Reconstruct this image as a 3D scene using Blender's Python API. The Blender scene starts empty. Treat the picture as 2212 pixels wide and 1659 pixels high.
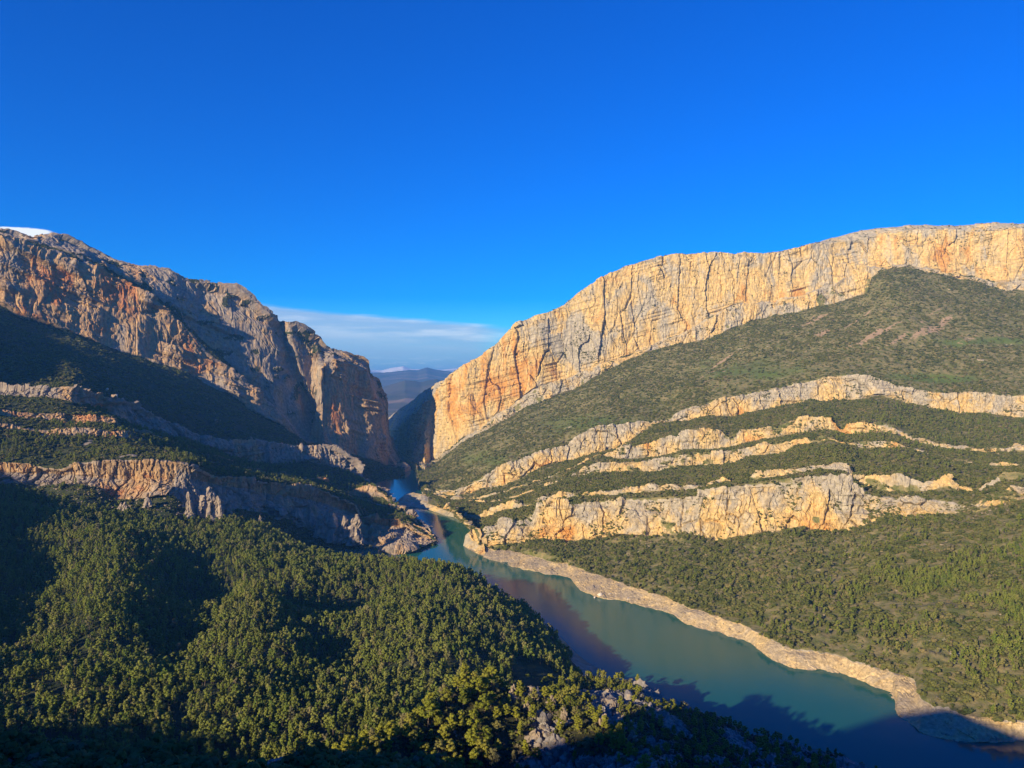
import bpy, math, random
import numpy as np

# ------------------------------------------------------------------ camera
scene = bpy.context.scene
COL = scene.collection
F, CX, CY, H = 1660.0, 1106.0, 829.5, 250.0      # photo is measured on a 2212 x 1659 grid; eye 250 m above the water
cam_d = bpy.data.cameras.new("camera")
cam_d.sensor_width = 36.0
cam_d.lens = 36.0 * F / 2212.0
cam_d.clip_start = 0.5
cam_d.clip_end = 200000.0
cam = bpy.data.objects.new("camera", cam_d)
cam.location = (0, 0, H)
cam.rotation_euler = (math.radians(90), 0, 0)
COL.objects.link(cam)
scene.camera = cam

# ------------------------------------------------------------------ light
SUN_AZ = math.radians(-138.0)        # from the view axis (+Y), clockwise positive: the sun stands left and behind
SUN_EL = math.radians(19.0)
SH = np.array([math.sin(SUN_AZ), math.cos(SUN_AZ)])       # horizontal unit vector towards the sun
SQ = np.array([SH[1], -SH[0]])                            # along a ridge square to the sun
TEL = math.tan(SUN_EL)
sun_d = bpy.data.lights.new("sun", 'SUN')
sun_d.energy = 5.0
sun_d.angle = math.radians(0.53)
sun_d.color = (1.0, 0.79, 0.50)
sun = bpy.data.objects.new("sun", sun_d)
from mathutils import Vector
sdir = Vector((SH[0] * math.cos(SUN_EL), SH[1] * math.cos(SUN_EL), math.sin(SUN_EL)))
sun.rotation_euler = (-sdir).to_track_quat('-Z', 'Y').to_euler()
COL.objects.link(sun)

world = bpy.data.worlds.new("World")
scene.world = world
world.use_nodes = True
wn, wl = world.node_tree.nodes, world.node_tree.links
wn.clear()
def N(nodes, t, **kw):
    n = nodes.new(t)
    for k, v in kw.items():
        setattr(n, k, v)
    return n
w_out = N(wn, 'ShaderNodeOutputWorld')
w_bg = N(wn, 'ShaderNodeBackground')
w_sky = N(wn, 'ShaderNodeTexSky', sky_type='NISHITA', sun_disc=False)
w_sky.sun_elevation = SUN_EL
w_sky.sun_rotation = SUN_AZ
w_sky.altitude = 700
w_sky.air_density = 1.0
w_sky.dust_density = 0.3
w_sky.ozone_density = 3.0
w_hsv = N(wn, 'ShaderNodeHueSaturation')
w_hsv.inputs['Saturation'].default_value = 1.95
w_hsv.inputs['Hue'].default_value = 0.522
w_hsv.inputs['Value'].default_value = 0.76
w_bg.inputs['Strength'].default_value = 0.14
wl.new(w_sky.outputs[0], w_hsv.inputs['Color'])
w_tint = N(wn, 'ShaderNodeMix', data_type='RGBA', blend_type='MULTIPLY')
w_tint.inputs['Factor'].default_value = 1.0
wl.new(w_hsv.outputs[0], w_tint.inputs['A'])
w_tint.inputs['B'].default_value = (0.22, 0.80, 1.0, 1)
# thin cloud bank low over the northern horizon and one small cumulus
w_tc = N(wn, 'ShaderNodeTexCoord')
w_sep = N(wn, 'ShaderNodeSeparateXYZ')
wl.new(w_tc.outputs['Generated'], w_sep.inputs[0])
def wmath(op, a, b=None, c=None, clamp=False):
    n = N(wn, 'ShaderNodeMath', operation=op, use_clamp=clamp)
    for i, v in enumerate((a, b, c)):
        if v is None: continue
        if isinstance(v, (int, float)): n.inputs[i].default_value = v
        else: wl.new(v, n.inputs[i])
    return n.outputs[0]
def wramp(v, a, b):
    n = N(wn, 'ShaderNodeMapRange', interpolation_type='SMOOTHSTEP')
    wl.new(v, n.inputs['Value'])
    n.inputs['From Min'].default_value = a; n.inputs['From Max'].default_value = b
    return n.outputs[0]
az = wmath('ARCTAN2', w_sep.outputs[0], w_sep.outputs[1])       # radians clockwise from +Y
el = wmath('ARCSINE', w_sep.outputs[2])
w_map = N(wn, 'ShaderNodeCombineXYZ')
wl.new(wmath('MULTIPLY', az, 7.0), w_map.inputs[0]); wl.new(wmath('MULTIPLY', el, 60.0), w_map.inputs[1])
cn = N(wn, 'ShaderNodeTexNoise'); cn.inputs['Scale'].default_value = 1.0; cn.inputs['Detail'].default_value = 6; cn.inputs['Roughness'].default_value = 0.55
wl.new(w_map.outputs[0], cn.inputs['Vector'])
noise = cn.outputs[0]
nz = wmath('SUBTRACT', noise, 0.5)
# stratus sheet: top edge near 5 degrees dipping to the right
top_el = wmath('ADD', wmath('MULTIPLY', az, -0.075), 0.074)
d_top = wmath('ADD', wmath('SUBTRACT', top_el, el), wmath('MULTIPLY', nz, 0.012))
edge = wramp(d_top, -0.002, 0.005)
fade_r = wramp(az, 0.035, -0.06)
streak = wmath('MULTIPLY', wramp(noise, 0.40, 0.68), wramp(d_top, 0.045, 0.008), clamp=True)
strat = wmath('MULTIPLY', wmath('MULTIPLY', edge, fade_r), wmath('ADD', 0.62, wmath('MULTIPLY', noise, 0.35)), clamp=True)
# puffs on the horizon
cn2 = N(wn, 'ShaderNodeTexNoise'); cn2.inputs['Scale'].default_value = 3.2; cn2.inputs['Detail'].default_value = 7; cn2.inputs['Roughness'].default_value = 0.6
wl.new(w_map.outputs[0], cn2.inputs['Vector'])
low = wmath('MULTIPLY', wramp(el, 0.040, 0.022), wramp(cn2.outputs[0], 0.47, 0.66))
low = wmath('MULTIPLY', low, 0.85)
# the small cumulus over the western ridge
def gauss(ca, ce, sa, se):
    a = wmath('DIVIDE', wmath('SUBTRACT', az, ca), sa)
    e = wmath('DIVIDE', wmath('SUBTRACT', el, ce), se)
    return wmath('ADD', wmath('MULTIPLY', a, a), wmath('MULTIPLY', e, e))
cu = wmath('ADD', gauss(-0.567, 0.162, 0.036, 0.0095), wmath('MULTIPLY', wmath('SUBTRACT', cn2.outputs[0], 0.5), 2.4))
cum = wramp(cu, 1.05, 0.55)
alpha = wmath('MAXIMUM', wmath('MAXIMUM', strat, low), wmath('MULTIPLY', cum, 0.95), clamp=True)
w_mix = N(wn, 'ShaderNodeMix', data_type='RGBA')
wl.new(alpha, w_mix.inputs['Factor'])
wl.new(w_tint.outputs['Result'], w_mix.inputs['A'])
w_cc = N(wn, 'ShaderNodeMix', data_type='RGBA')
wl.new(wmath('MAXIMUM', streak, wmath('MAXIMUM', low, cum), clamp=True), w_cc.inputs['Factor'])
w_cc.inputs['A'].default_value = (1.9, 2.5, 3.4, 1)
w_cc.inputs['B'].default_value = (4.2, 4.4, 4.6, 1)
wl.new(w_cc.outputs['Result'], w_mix.inputs['B'])
wl.new(w_mix.outputs['Result'], w_bg.inputs['Color'])
wl.new(w_bg.outputs[0], w_out.inputs[0])

scene.view_settings.view_transform = 'Standard'
scene.view_settings.look = 'None'
scene.view_settings.exposure = 0.87
scene.view_settings.gamma = 1.0
scene.cycles.use_denoising = True
scene.cycles.max_bounces = 5
scene.cycles.diffuse_bounces = 3
scene.cycles.transparent_max_bounces = 4
scene.cycles.volume_bounces = 0

# ------------------------------------------------------------------ helpers
rng = np.random.default_rng(7)
TAB = rng.random((64, 64, 64), dtype=np.float32).ravel() * 2 - 1

def vn(P, L, seed=0, zs=1.0):
    """smooth value noise in world space, -1..1"""
    p = np.asarray(P, dtype=np.float64).reshape(-1, 3) / np.array([L, L, L * zs]) + np.array([seed * 17.31, seed * 5.77, seed * 11.13])
    i = np.floor(p).astype(np.int64)
    f = (p - i); f = f * f * (3 - 2 * f); f = f.astype(np.float32)
    i &= 63; j = (i + 1) & 63
    x0, y0, z0 = i[:, 0] * 4096, i[:, 1] * 64, i[:, 2]
    x1, y1, z1 = j[:, 0] * 4096, j[:, 1] * 64, j[:, 2]
    fx, fy, fz = f[:, 0], f[:, 1], f[:, 2]
    a = TAB[x0 + y0 + z0] * (1 - fx) + TAB[x1 + y0 + z0] * fx
    b = TAB[x0 + y1 + z0] * (1 - fx) + TAB[x1 + y1 + z0] * fx
    c = TAB[x0 + y0 + z1] * (1 - fx) + TAB[x1 + y0 + z1] * fx
    d = TAB[x0 + y1 + z1] * (1 - fx) + TAB[x1 + y1 + z1] * fx
    a = a * (1 - fy) + b * fy
    c = c * (1 - fy) + d * fy
    return (a * (1 - fz) + c * fz).reshape(np.shape(P)[:-1])

def fbm(P, L, octv=3, seed=0, zs=1.0, gain=0.5):
    s, a, t = 0, 1.0, 0
    for k in range(octv):
        s = s + a * vn(P, L, seed + k * 3.1, zs); t += a
        a *= gain; L *= 0.5
    return s / t * 1.5

def hash3(i, seed):
    h = (i[..., 0] * 374761393 + i[..., 1] * 668265263 + i[..., 2] * 2147483647 + seed * 974711) & 0x7fffffff
    h = ((h ^ (h >> 13)) * 1274126177) & 0x7fffffff
    h = h ^ (h >> 16)
    return h

def blocks(P, cell, seed=0):
    """jointed rock: a random offset per irregular block and the distance to the joint between blocks"""
    sh = P.shape[:-1]
    p = P.reshape(-1, 3) / np.asarray(cell, float)
    b0 = np.floor(p).astype(np.int64); f = p - b0
    n = len(p); f1 = np.full(n, 9.0); f2 = np.full(n, 9.0); val = np.zeros(n)
    for dx in (-1, 0, 1):
        for dy in (-1, 0, 1):
            for dz in (-1, 0, 1):
                o = np.array([dx, dy, dz]); h = hash3(b0 + o, seed)
                q = np.stack([(h & 255) / 255.0, ((h >> 8) & 255) / 255.0, ((h >> 16) & 255) / 255.0], -1) + o - f
                d = (q * q).sum(-1)
                near = d < f1
                f2 = np.where(near, f1, np.minimum(f2, d)); val = np.where(near, ((h >> 5) & 1023) / 1023.0, val); f1 = np.where(near, d, f1)
    return (val * 2 - 1).reshape(sh), (np.sqrt(f2) - np.sqrt(f1)).reshape(sh)

def sstep(a, b, x):
    t = np.clip((x - a) / (b - a), 0, 1)
    return t * t * (3 - 2 * t)

def at(px, py, Y):
    return np.array([(px - CX) / F * Y, Y, H - (py - CY) / F * Y])

def project(P):
    Y = np.maximum(P[..., 1], 1e-3)
    return CX + P[..., 0] / Y * F, CY + (H - P[..., 2]) / Y * F

def yw(y):          # distance of a waterline point seen at photo height y
    return H * F / (y - CY)

def keys(k, x):
    k = np.array(sorted(k), dtype=float)
    return np.interp(x, k[:, 0], k[:, 1])

def smooth1(a, n):
    if n < 1: return a
    k = np.ones(2 * n + 1) / (2 * n + 1)
    return np.convolve(np.pad(a, n, mode='edge'), k, mode='valid')

def tag(o, label=None, cat=None, group=None, kind=None):
    if label: o["label"] = label
    if cat: o["category"] = cat
    if group: o["group"] = group
    if kind: o["kind"] = kind
    return o

def empty(name, loc=(0, 0, 0), **kw):
    o = bpy.data.objects.new(name, None)
    o.location = loc; o.empty_display_size = 1
    COL.objects.link(o)
    return tag(o, **kw)

def mesh_np(name, V, faces, mats, attrs=None, smooth=False, mat_idx=None):
    """faces: int array (n,3) or (n,4)"""
    me = bpy.data.meshes.new(name)
    V = np.asarray(V, dtype=np.float32); faces = np.asarray(faces, dtype=np.int32)
    n, k = faces.shape
    me.vertices.add(len(V)); me.vertices.foreach_set("co", V.ravel())
    me.loops.add(n * k); me.loops.foreach_set("vertex_index", faces.ravel())
    me.polygons.add(n)
    me.polygons.foreach_set("loop_start", np.arange(0, n * k, k, dtype=np.int32))
    me.polygons.foreach_set("loop_total", np.full(n, k, dtype=np.int32))
    me.polygons.foreach_set("use_smooth", np.full(n, smooth, dtype=bool))
    if mat_idx is not None:
        me.polygons.foreach_set("material_index", np.asarray(mat_idx, dtype=np.int32))
    for m in mats: me.materials.append(m)
    for an, av in (attrs or {}).items():
        av = np.asarray(av, dtype=np.float32)
        at_ = me.attributes.new(an, 'FLOAT', 'POINT')
        at_.data.foreach_set("value", av.ravel())
    me.update(calc_edges=True)
    return me

def link(name, me, parent=None, loc=None, **kw):
    o = bpy.data.objects.new(name, me)
    COL.objects.link(o)
    if parent is not None: o.parent = parent
    if loc is not None: o.location = loc
    return tag(o, **kw)

# ------------------------------------------------------------------ materials
class MatB:
    def __init__(s, name):
        s.m = bpy.data.materials.new(name); s.m.use_nodes = True
        s.n, s.l = s.m.node_tree.nodes, s.m.node_tree.links
        s.bsdf = s.n['Principled BSDF']
        s.bsdf.inputs['Roughness'].default_value = 0.95
        s.bsdf.inputs['Specular IOR Level'].default_value = 0.15
        s.pos = N(s.n, 'ShaderNodeNewGeometry').outputs['Position']
    def _set(s, sock, v):
        if isinstance(v, (int, float)): sock.default_value = v
        elif isinstance(v, tuple): sock.default_value = v if len(v) == 4 or sock.type == 'VECTOR' else (*v, 1)
        else: s.l.new(v, sock)
    def scaled(s, sx, sy, sz):
        n = N(s.n, 'ShaderNodeVectorMath', operation='MULTIPLY'); s.l.new(s.pos, n.inputs[0]); n.inputs[1].default_value = (sx, sy, sz); return n.outputs[0]
    def noise(s, vec, scale=1.0, detail=4, rough=0.55, dist=0.0):
        n = N(s.n, 'ShaderNodeTexNoise'); s.l.new(vec, n.inputs['Vector'])
        n.inputs['Scale'].default_value = scale; n.inputs['Detail'].default_value = detail; n.inputs['Roughness'].default_value = rough; n.inputs['Distortion'].default_value = dist
        return n.outputs[0]
    def ramp(s, v, a, b, lo=0.0, hi=1.0):
        n = N(s.n, 'ShaderNodeMapRange', interpolation_type='SMOOTHSTEP'); s._set(n.inputs['Value'], v)
        n.inputs['From Min'].default_value = a; n.inputs['From Max'].default_value = b; n.inputs['To Min'].default_value = lo; n.inputs['To Max'].default_value = hi
        return n.outputs[0]
    def math(s, op, a, b=0.0):
        n = N(s.n, 'ShaderNodeMath', operation=op); s._set(n.inputs[0], a); s._set(n.inputs[1], b); return n.outputs[0]
    def mix(s, f, a, b, blend='MIX'):
        n = N(s.n, 'ShaderNodeMix', data_type='RGBA', blend_type=blend); s._set(n.inputs['Factor'], f); s._set(n.inputs['A'], a); s._set(n.inputs['B'], b); return n.outputs['Result']
    def attr(s, name):
        n = N(s.n, 'ShaderNodeAttribute', attribute_name=name); return n.outputs['Fac']
    def bump(s, h, strength, dist):
        n = N(s.n, 'ShaderNodeBump'); n.inputs['Strength'].default_value = strength; n.inputs['Distance'].default_value = dist
        s.l.new(h, n.inputs['Height']); s.l.new(n.outputs[0], s.bsdf.inputs['Normal'])
    def color(s, c): s._set(s.bsdf.inputs['Base Color'], c)

def terrain_material(name, grey, tan, orange, dark, veg_a, veg_b, veg_c, soil, fs=1.0):
    """rock where the 'rock' attribute is high, scrub floor elsewhere; 'tone' drives the ochre of the rock, 'green' the grass"""
    b = MatB(name)
    v1 = b.scaled(1 / 62 / fs, 1 / 62 / fs, 1 / 110 / fs)
    n1 = b.noise(v1, 1.0, 5, 0.6, 0.6)
    v2 = b.scaled(1 / 9 / fs, 1 / 9 / fs, 1 / 60 / fs)
    n2 = b.noise(v2, 1.0, 4, 0.6)
    v3 = b.scaled(1 / 60 / fs, 1 / 60 / fs, 1 / 5 / fs)
    n3 = b.noise(v3, 1.0, 3, 0.5)
    n4 = b.noise(b.scaled(1 / 7 / fs, 1 / 7 / fs, 1 / 7 / fs), 1.0, 6, 0.62)
    tone = b.math('ADD', b.math('ADD', b.attr('tone'), b.math('MULTIPLY', b.math('SUBTRACT', n1, 0.5), 3.4)), b.math('MULTIPLY', b.math('SUBTRACT', n2, 0.5), 0.9))
    c = b.mix(b.ramp(tone, 0.15, 0.75), grey, tan)
    c = b.mix(b.ramp(tone, 0.75, 1.35), c, orange)
    c = b.mix(b.ramp(n2, 0.54, 0.72, 0, 0.62), c, dark)                        # water streaks
    c = b.mix(b.ramp(n3, 0.58, 0.70, 0, 0.38), c, dark)                        # bedding
    c = b.mix(b.ramp(n4, 0.35, 0.75, 0, 1), b.mix(1.0, c, (0.72, 0.72, 0.72), 'MULTIPLY'), b.mix(1.0, c, (1.18, 1.17, 1.14), 'MULTIPLY'))
    # vegetated ground
    g1 = b.noise(b.scaled(1 / 90, 1 / 90, 1 / 90), 1.0, 5, 0.6)
    g2 = b.noise(b.scaled(1 / 11, 1 / 11, 1 / 11), 1.0, 4, 0.6)
    gc = b.mix(b.ramp(g2, 0.35, 0.65), veg_a, veg_b)
    gc = b.mix(b.ramp(b.math('ADD', b.attr('green'), b.math('SUBTRACT', g1, 0.5)), 0.3, 0.7), gc, veg_c)
    gc = b.mix(b.ramp(b.math('ADD', b.attr('soil'), b.math('MULTIPLY', b.math('SUBTRACT', g2, 0.5), 1.3)), 0.55, 0.85), gc, soil)
    rk = b.math('ADD', b.attr('rock'), b.math('MULTIPLY', b.math('SUBTRACT', n4, 0.5), 1.1))
    b.color(b.mix(b.ramp(rk, 0.42, 0.58), gc, c))
    hgt = b.math('ADD', n4, b.math('MULTIPLY', n2, 0.7))
    b.bump(hgt, 0.8, 2.2 * fs)
    return b.m

GREY, TAN, ORA, DARK = (0.40, 0.36, 0.275), (0.58, 0.425, 0.185), (0.56, 0.29, 0.08), (0.17, 0.15, 0.125)
VA, VB, VC, SOIL = (0.105, 0.120, 0.036), (0.23, 0.195, 0.092), (0.100, 0.138, 0.034), (0.34, 0.245, 0.15)
M_EAST = terrain_material("limestone_and_scrub", GREY, TAN, ORA, DARK, VA, VB, VC, SOIL)
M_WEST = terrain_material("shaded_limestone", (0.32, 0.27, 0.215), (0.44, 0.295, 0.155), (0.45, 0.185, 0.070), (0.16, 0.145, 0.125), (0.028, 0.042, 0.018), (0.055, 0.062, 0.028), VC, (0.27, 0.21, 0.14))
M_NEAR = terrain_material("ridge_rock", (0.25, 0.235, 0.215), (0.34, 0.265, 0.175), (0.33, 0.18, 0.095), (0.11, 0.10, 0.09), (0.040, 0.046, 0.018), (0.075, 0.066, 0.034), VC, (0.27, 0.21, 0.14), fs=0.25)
M_SHORE = terrain_material("bleached_shore", (0.43, 0.355, 0.235), (0.55, 0.425, 0.225), (0.48, 0.33, 0.15), (0.23, 0.185, 0.125), VA, VB, VC, SOIL, fs=0.4)

def foliage(name, c0, c1, c2, trans=0.25):
    b = MatB(name)
    r = N(b.n, 'ShaderNodeObjectInfo').outputs['Random']
    n = b.noise(b.scaled(1 / 60, 1 / 60, 1 / 60), 1.0, 3, 0.5)
    t = b.math('ADD', b.math('MULTIPLY', r, 0.7), b.math('MULTIPLY', n, 0.5))
    c = b.mix(b.ramp(t, 0.15, 0.6), c0, c1)
    c = b.mix(b.ramp(t, 0.75, 1.05), c, c2)
    r2 = b.math('FRACT', b.math('MULTIPLY', r, 37.7))
    c = b.mix(b.ramp(r2, 0.0, 0.35, 0.55, 0.0), c, (0.035, 0.050, 0.018))
    c = b.mix(b.ramp(r2, 0.93, 0.97, 0.0, 0.6), c, (0.20, 0.165, 0.12))
    b.color(c)
    tr = N(b.n, 'ShaderNodeBsdfTranslucent'); b.l.new(c, tr.inputs['Color'])
    mx = N(b.n, 'ShaderNodeMixShader'); mx.inputs[0].default_value = trans
    b.l.new(b.bsdf.outputs[0], mx.inputs[1]); b.l.new(tr.outputs[0], mx.inputs[2])
    b.l.new(mx.outputs[0], b.n['Material Output'].inputs[0])
    return b.m
M_PINE = foliage("pine_needles", (0.125, 0.185, 0.030), (0.215, 0.250, 0.050), (0.29, 0.265, 0.10))
M_RIDGE = foliage("ridge_pine_needles", (0.19, 0.225, 0.026), (0.27, 0.28, 0.036), (0.29, 0.27, 0.06))
M_BUSH = foliage("scrub_leaves", (0.078, 0.105, 0.026), (0.150, 0.160, 0.046), (0.25, 0.205, 0.095))
bb = MatB("bark"); bb.color(bb.mix(bb.noise(bb.scaled(3, 3, .6), 1.0, 3), (0.10, 0.075, 0.055), (0.20, 0.16, 0.12))); M_BARK = bb.m

# ------------------------------------------------------------------ terrain sheets
def columns(x0, x1, step, lo=-30, hi=2242):
    a = [max(x0, lo)]
    while a[-1] < min(x1, hi): a.append(a[-1] + step)
    st = step
    while a[-1] < x1:
        st = min(st * 1.25, 60); a.append(a[-1] + st)
    b, st = [a[0]], step
    while b[0] > x0:
        st = min(st * 1.25, 60); b.insert(0, b[0] - st)
    return np.array(b[:-1] + a)

class Sheet:
    """rows of photo heights and distances give the edges of a landform; the surface between them is filled and weathered in world space"""
    def __init__(s, xs, rows, jit=1.0, ysm=6, seed=0):
        s.xs = xs; C = len(xs); s.C = C
        py = np.zeros((len(rows), C)); pY = np.zeros((len(rows), C)); off = {}
        for i, r in enumerate(rows):
            if 'off' in r: off[i] = r['off']; continue
            y = keys(r['y'], xs) if not callable(r['y']) else r['y'](xs)
            j = r.get('jit', 1.5) * jit
            if j:
                q = np.stack([xs, np.full(C, i * 91.0), np.zeros(C)], -1)
                y = y + j * (fbm(q, 22, 3, seed + i))
            py[i] = y
        real = [i for i in range(len(rows)) if i not in off]
        wat = [i for i in real if rows[i].get('water')]
        for k, i in enumerate(real):                         # rows keep their order, none falls below the waterline row
            if wat and i < wat[0]:
                py[i] = np.minimum(py[i], py[wat[0]] - 0.5 * (wat[0] - i))
        for k in range(1, len(real)):
            py[real[k]] = np.maximum(py[real[k]], py[real[k - 1]] + 0.4)
        for i in real:
            r = rows[i]
            if r.get('water'): Y = yw(py[i])
            elif 'bank' in r: Y = yw(np.minimum(py[i], py[wat[0]] - 2)) * np.interp(xs, *r['bank'])
            else:
                Y = keys(r['Y'], xs) if not callable(r['Y']) else r['Y'](xs)
                Y = smooth1(Y, ysm)
                if 'lowx' in r:
                    a, b_ = r['lowx']; w = sstep(a, b_, xs); Y = Y * (1 - w) + yw(py[i]) * 0.992 * w
                wet = py[i] > CY + 20
                if not r.get('free'):
                    Y = np.where(wet, np.minimum(Y, yw(np.maximum(py[i], CY + 20)) * 0.9985), Y)
            pY[i] = Y
        P = np.zeros((len(rows), C, 3))
        for i in real:
            P[i, :, 0] = (xs - CX) / F * pY[i]; P[i, :, 1] = pY[i]; P[i, :, 2] = H - (py[i] - CY) / F * pY[i]
        for i, (ref, dY, dZ) in off.items():
            ref = ref if ref >= 0 else len(rows) + ref
            P[i] = P[ref]; k = (P[ref, :, 1] + dY) / P[ref, :, 1]
            P[i, :, 0] *= k; P[i, :, 1] *= k; P[i, :, 2] = P[ref, :, 2] + dZ
        s.rows = rows
        G, seg, vv, bounds = [], [], [], [0]
        for i in range(len(rows) - 1):
            n = rows[i]['n']
            for k in range(n):
                t = k / n
                te = t ** rows[i].get('ease', 1.0)
                Q = P[i] * (1 - t) + P[i + 1] * t
                if rows[i].get('ease'):
                    Q[:, 2] = P[i, :, 2] * (1 - te) + P[i + 1, :, 2] * te
                G.append(Q); seg.append(i); vv.append(t)
            bounds.append(len(G))
        G.append(P[-1]); seg.append(len(rows) - 2); vv.append(1.0)
        G = np.array(G); segA = np.array(seg); vA = np.array(vv)
        for i in range(len(rows) - 1):
            if rows[i].get('rock', 0) > 0.3 or rows[i]['n'] < 8: continue
            rr = np.where(segA == i)[0]
            w = (np.clip(np.minimum(vA[rr], 1 - vA[rr]) * 7, 0, 1))[:, None]
            for ax in (1, 2):
                val = G[rr, :, ax]
                sm = np.stack([smooth1(smooth1(row, 14), 14) for row in val])
                G[rr, :, ax] = val * (1 - w) + sm * w
            G[rr, :, 0] = (xs - CX) / F * G[rr, :, 1]
        s.G = G; s.seg = np.array(seg)[:, None]; s.v = np.array(vv); s.bounds = bounds
        s.R = len(G); s.base = s.G.copy()
        s.px = np.broadcast_to(xs, (s.R, C)).copy()
        s.py = CY + (H - s.G[..., 2]) / s.G[..., 1] * F
        s.rock = np.array([rows[i].get('rock', 0.0) for i in seg])[:, None] * np.ones((1, C))
        s.tone = np.array([rows[i].get('tone', 0.0) for i in seg])[:, None] * np.ones((1, C))
        s.green = np.zeros((s.R, C)); s.soil = np.zeros((s.R, C))
        s.amp = np.array([rows[i].get('amp', 0.0) for i in seg])[:, None] * np.ones((1, C))
    def normals(s, G=None, sm=4):
        G = s.G if G is None else G
        S = G.copy()
        for ax, n in ((0, sm), (1, sm * 2)):
            k = 2 * n + 1
            c = np.cumsum(np.concatenate([np.repeat(np.take(S, [0], axis=ax), n + 1, axis=ax), S, np.repeat(np.take(S, [-1], axis=ax), n, axis=ax)], axis=ax), axis=ax)
            S = (np.take(c, range(k, c.shape[ax]), axis=ax) - np.take(c, range(0, c.shape[ax] - k), axis=ax)) / k
        du = np.gradient(S, axis=1); dv = np.gradient(S, axis=0)
        n = np.cross(dv, du)
        n /= np.linalg.norm(n, axis=-1, keepdims=True) + 1e-9
        toc = np.array([0, 0, H]) - G
        n *= np.sign((n * toc).sum(-1, keepdims=True) + 1e-12)
        return n
    def weather(s, seed=0, cliff=1.0, slope=1.0, scale=1.0):
        """vertical joints, buttresses and bedding on rock; hummocks and gullies on the slopes"""
        P = s.G; n = s.normals()
        nh = n * np.array([1, 1, 0.3]); nh /= np.linalg.norm(nh, axis=-1, keepdims=True) + 1e-9
        sc = (scale * np.array([s.rows[i].get('sc', 1.0) for i in s.seg[:, 0]]))[:, None] * np.ones((1, s.C))
        m = s.rock * s.amp > 0.02
        d = np.zeros(s.rock.shape)
        Pm = P[m] / sc[m][:, None]
        Wm_ = Pm + np.stack([fbm(Pm, 60, 2, seed + 40) * 7] * 3, -1) * np.array([1, 1, 0])
        J = Wm_ + np.stack([fbm(Pm, 18, 2, seed + 50), fbm(Pm, 18, 2, seed + 51), fbm(Pm, 18, 2, seed + 52)], -1) * 1.2
        e = 13 * fbm(Wm_, 95, 2, seed, 4.0)
        vw = (np.array([s.rows[i].get('vert', 1.0) for i in s.seg[:, 0]])[:, None] * np.ones((1, s.C)))[m]
        v, ed = blocks(J, np.array([40, 40, 210]), seed + 1); ck = np.clip(1.6 * vn(Wm_, 110, seed + 60) + 0.35, 0.05, 1); e += vw * (7.0 * v - 8 * np.clip(1 - ed * 12, 0, 1) * ck)
        v, ed = blocks(J, np.array([15, 15, 75]), seed + 2); e += vw * 2.2 * v - vw * 2.4 * np.clip(1 - ed * 9, 0, 1) * np.clip(1.8 * vn(Pm, 60, seed + 61) + 0.1, 0, 1)
        v, ed = blocks(J, np.array([6, 6, 13]), seed + 3); e += np.where(sc[m] < 0.8, 1.9, 0.9) * v - np.where(sc[m] < 0.8, 0.9, 0.0) * np.clip(1 - ed * 6, 0, 1)
        c1 = vn(Wm_, 26, seed + 5, 6.0); e += 2.2 * (0.5 - np.abs(c1))
        e += 1.1 * fbm(Pm, 8, 2, seed + 13, 2.0)
        bw = (np.array([s.rows[i].get('bed', 1.0) for i in s.seg[:, 0]])[:, None] * np.ones((1, s.C)))[m]
        bw = bw * np.clip(0.45 + 1.3 * vn(Pm, 55, seed + 63), 0.05, 1.3)
        dip = np.array([s.rows[i].get('dip', 0.0) for i in s.seg[:, 0]])[:, None] * np.ones((1, s.C))
        Pb = Pm.copy(); Pb[:, 2] -= dip[m] * Pm[:, 0]; Pb = Pb * np.array([1 / 30, 1 / 30, 1])
        e += 1.4 * bw * vn(Pb, 7.5, seed + 17)
        bed2 = vn(Pb, 23, seed + 18); e += 4.0 * bw * np.sign(bed2) * np.minimum(np.abs(bed2) * 6, 1)
        bed3 = vn(Pb, 5, seed + 19); e += 1.7 * bw * np.sign(bed3) * np.minimum(np.abs(bed3) * 6, 1)
        d[m] = e * cliff * sc[m]
        g = 9 * fbm(P, 130, 3, seed + 30) + 1.6 * fbm(P, 14, 2, seed + 33)
        g *= slope
        # soften the mask across row edges so the rim stays crisp but closed
        rk = s.rock * s.amp
        disp = nh * (d * rk)[..., None] + np.array([0, 0, 1.0]) * (g * (1 - np.clip(s.rock, 0, 1)) * s.amp)[..., None]
        s.G = P + disp
        s.d = d
    def obj(s, i0, i1, name, mat, parent, flat=True, extra=0, **kw):
        r0, r1 = s.bounds[i0], s.bounds[i1] if i1 < len(s.bounds) else s.R - 1
        r1 = min(r1, s.R - 1)
        G = s.G[r0:r1 + 1]; R = len(G); C = s.C
        idx = np.arange(R * C).reshape(R, C)
        f = np.stack([idx[:-1, :-1], idx[1:, :-1], idx[1:, 1:], idx[:-1, 1:]], -1).reshape(-1, 4)
        a = {k: getattr(s, k)[r0:r1 + 1] for k in ('rock', 'tone', 'green', 'soil')}
        me = mesh_np(name, G.reshape(-1, 3), f, [mat], a, smooth=not flat)
        return link(name, me, parent, **kw)
    def scatter(s, n, dens, seed, i0=0, i1=None, frame=True, pad=25):
        """random points on the surface, weighted by true area times dens"""
        r0 = s.bounds[i0]; r1 = s.R - 1 if i1 is None else s.bounds[i1]
        G = s.G[r0:r1 + 1]
        du = G[:-1, 1:] - G[:-1, :-1]; dv = G[1:, :-1] - G[:-1, :-1]
        area = np.abs(np.cross(du, dv)[..., 2])                          # plan area
        w = area * dens[r0:r1, :-1]
        if frame:
            w = w * ((s.px[r0:r1, :-1] > -pad) & (s.px[r0:r1, :-1] < 2212 + pad))
        w = w.ravel(); cs = np.cumsum(w)
        r = np.random.default_rng(seed)
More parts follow.
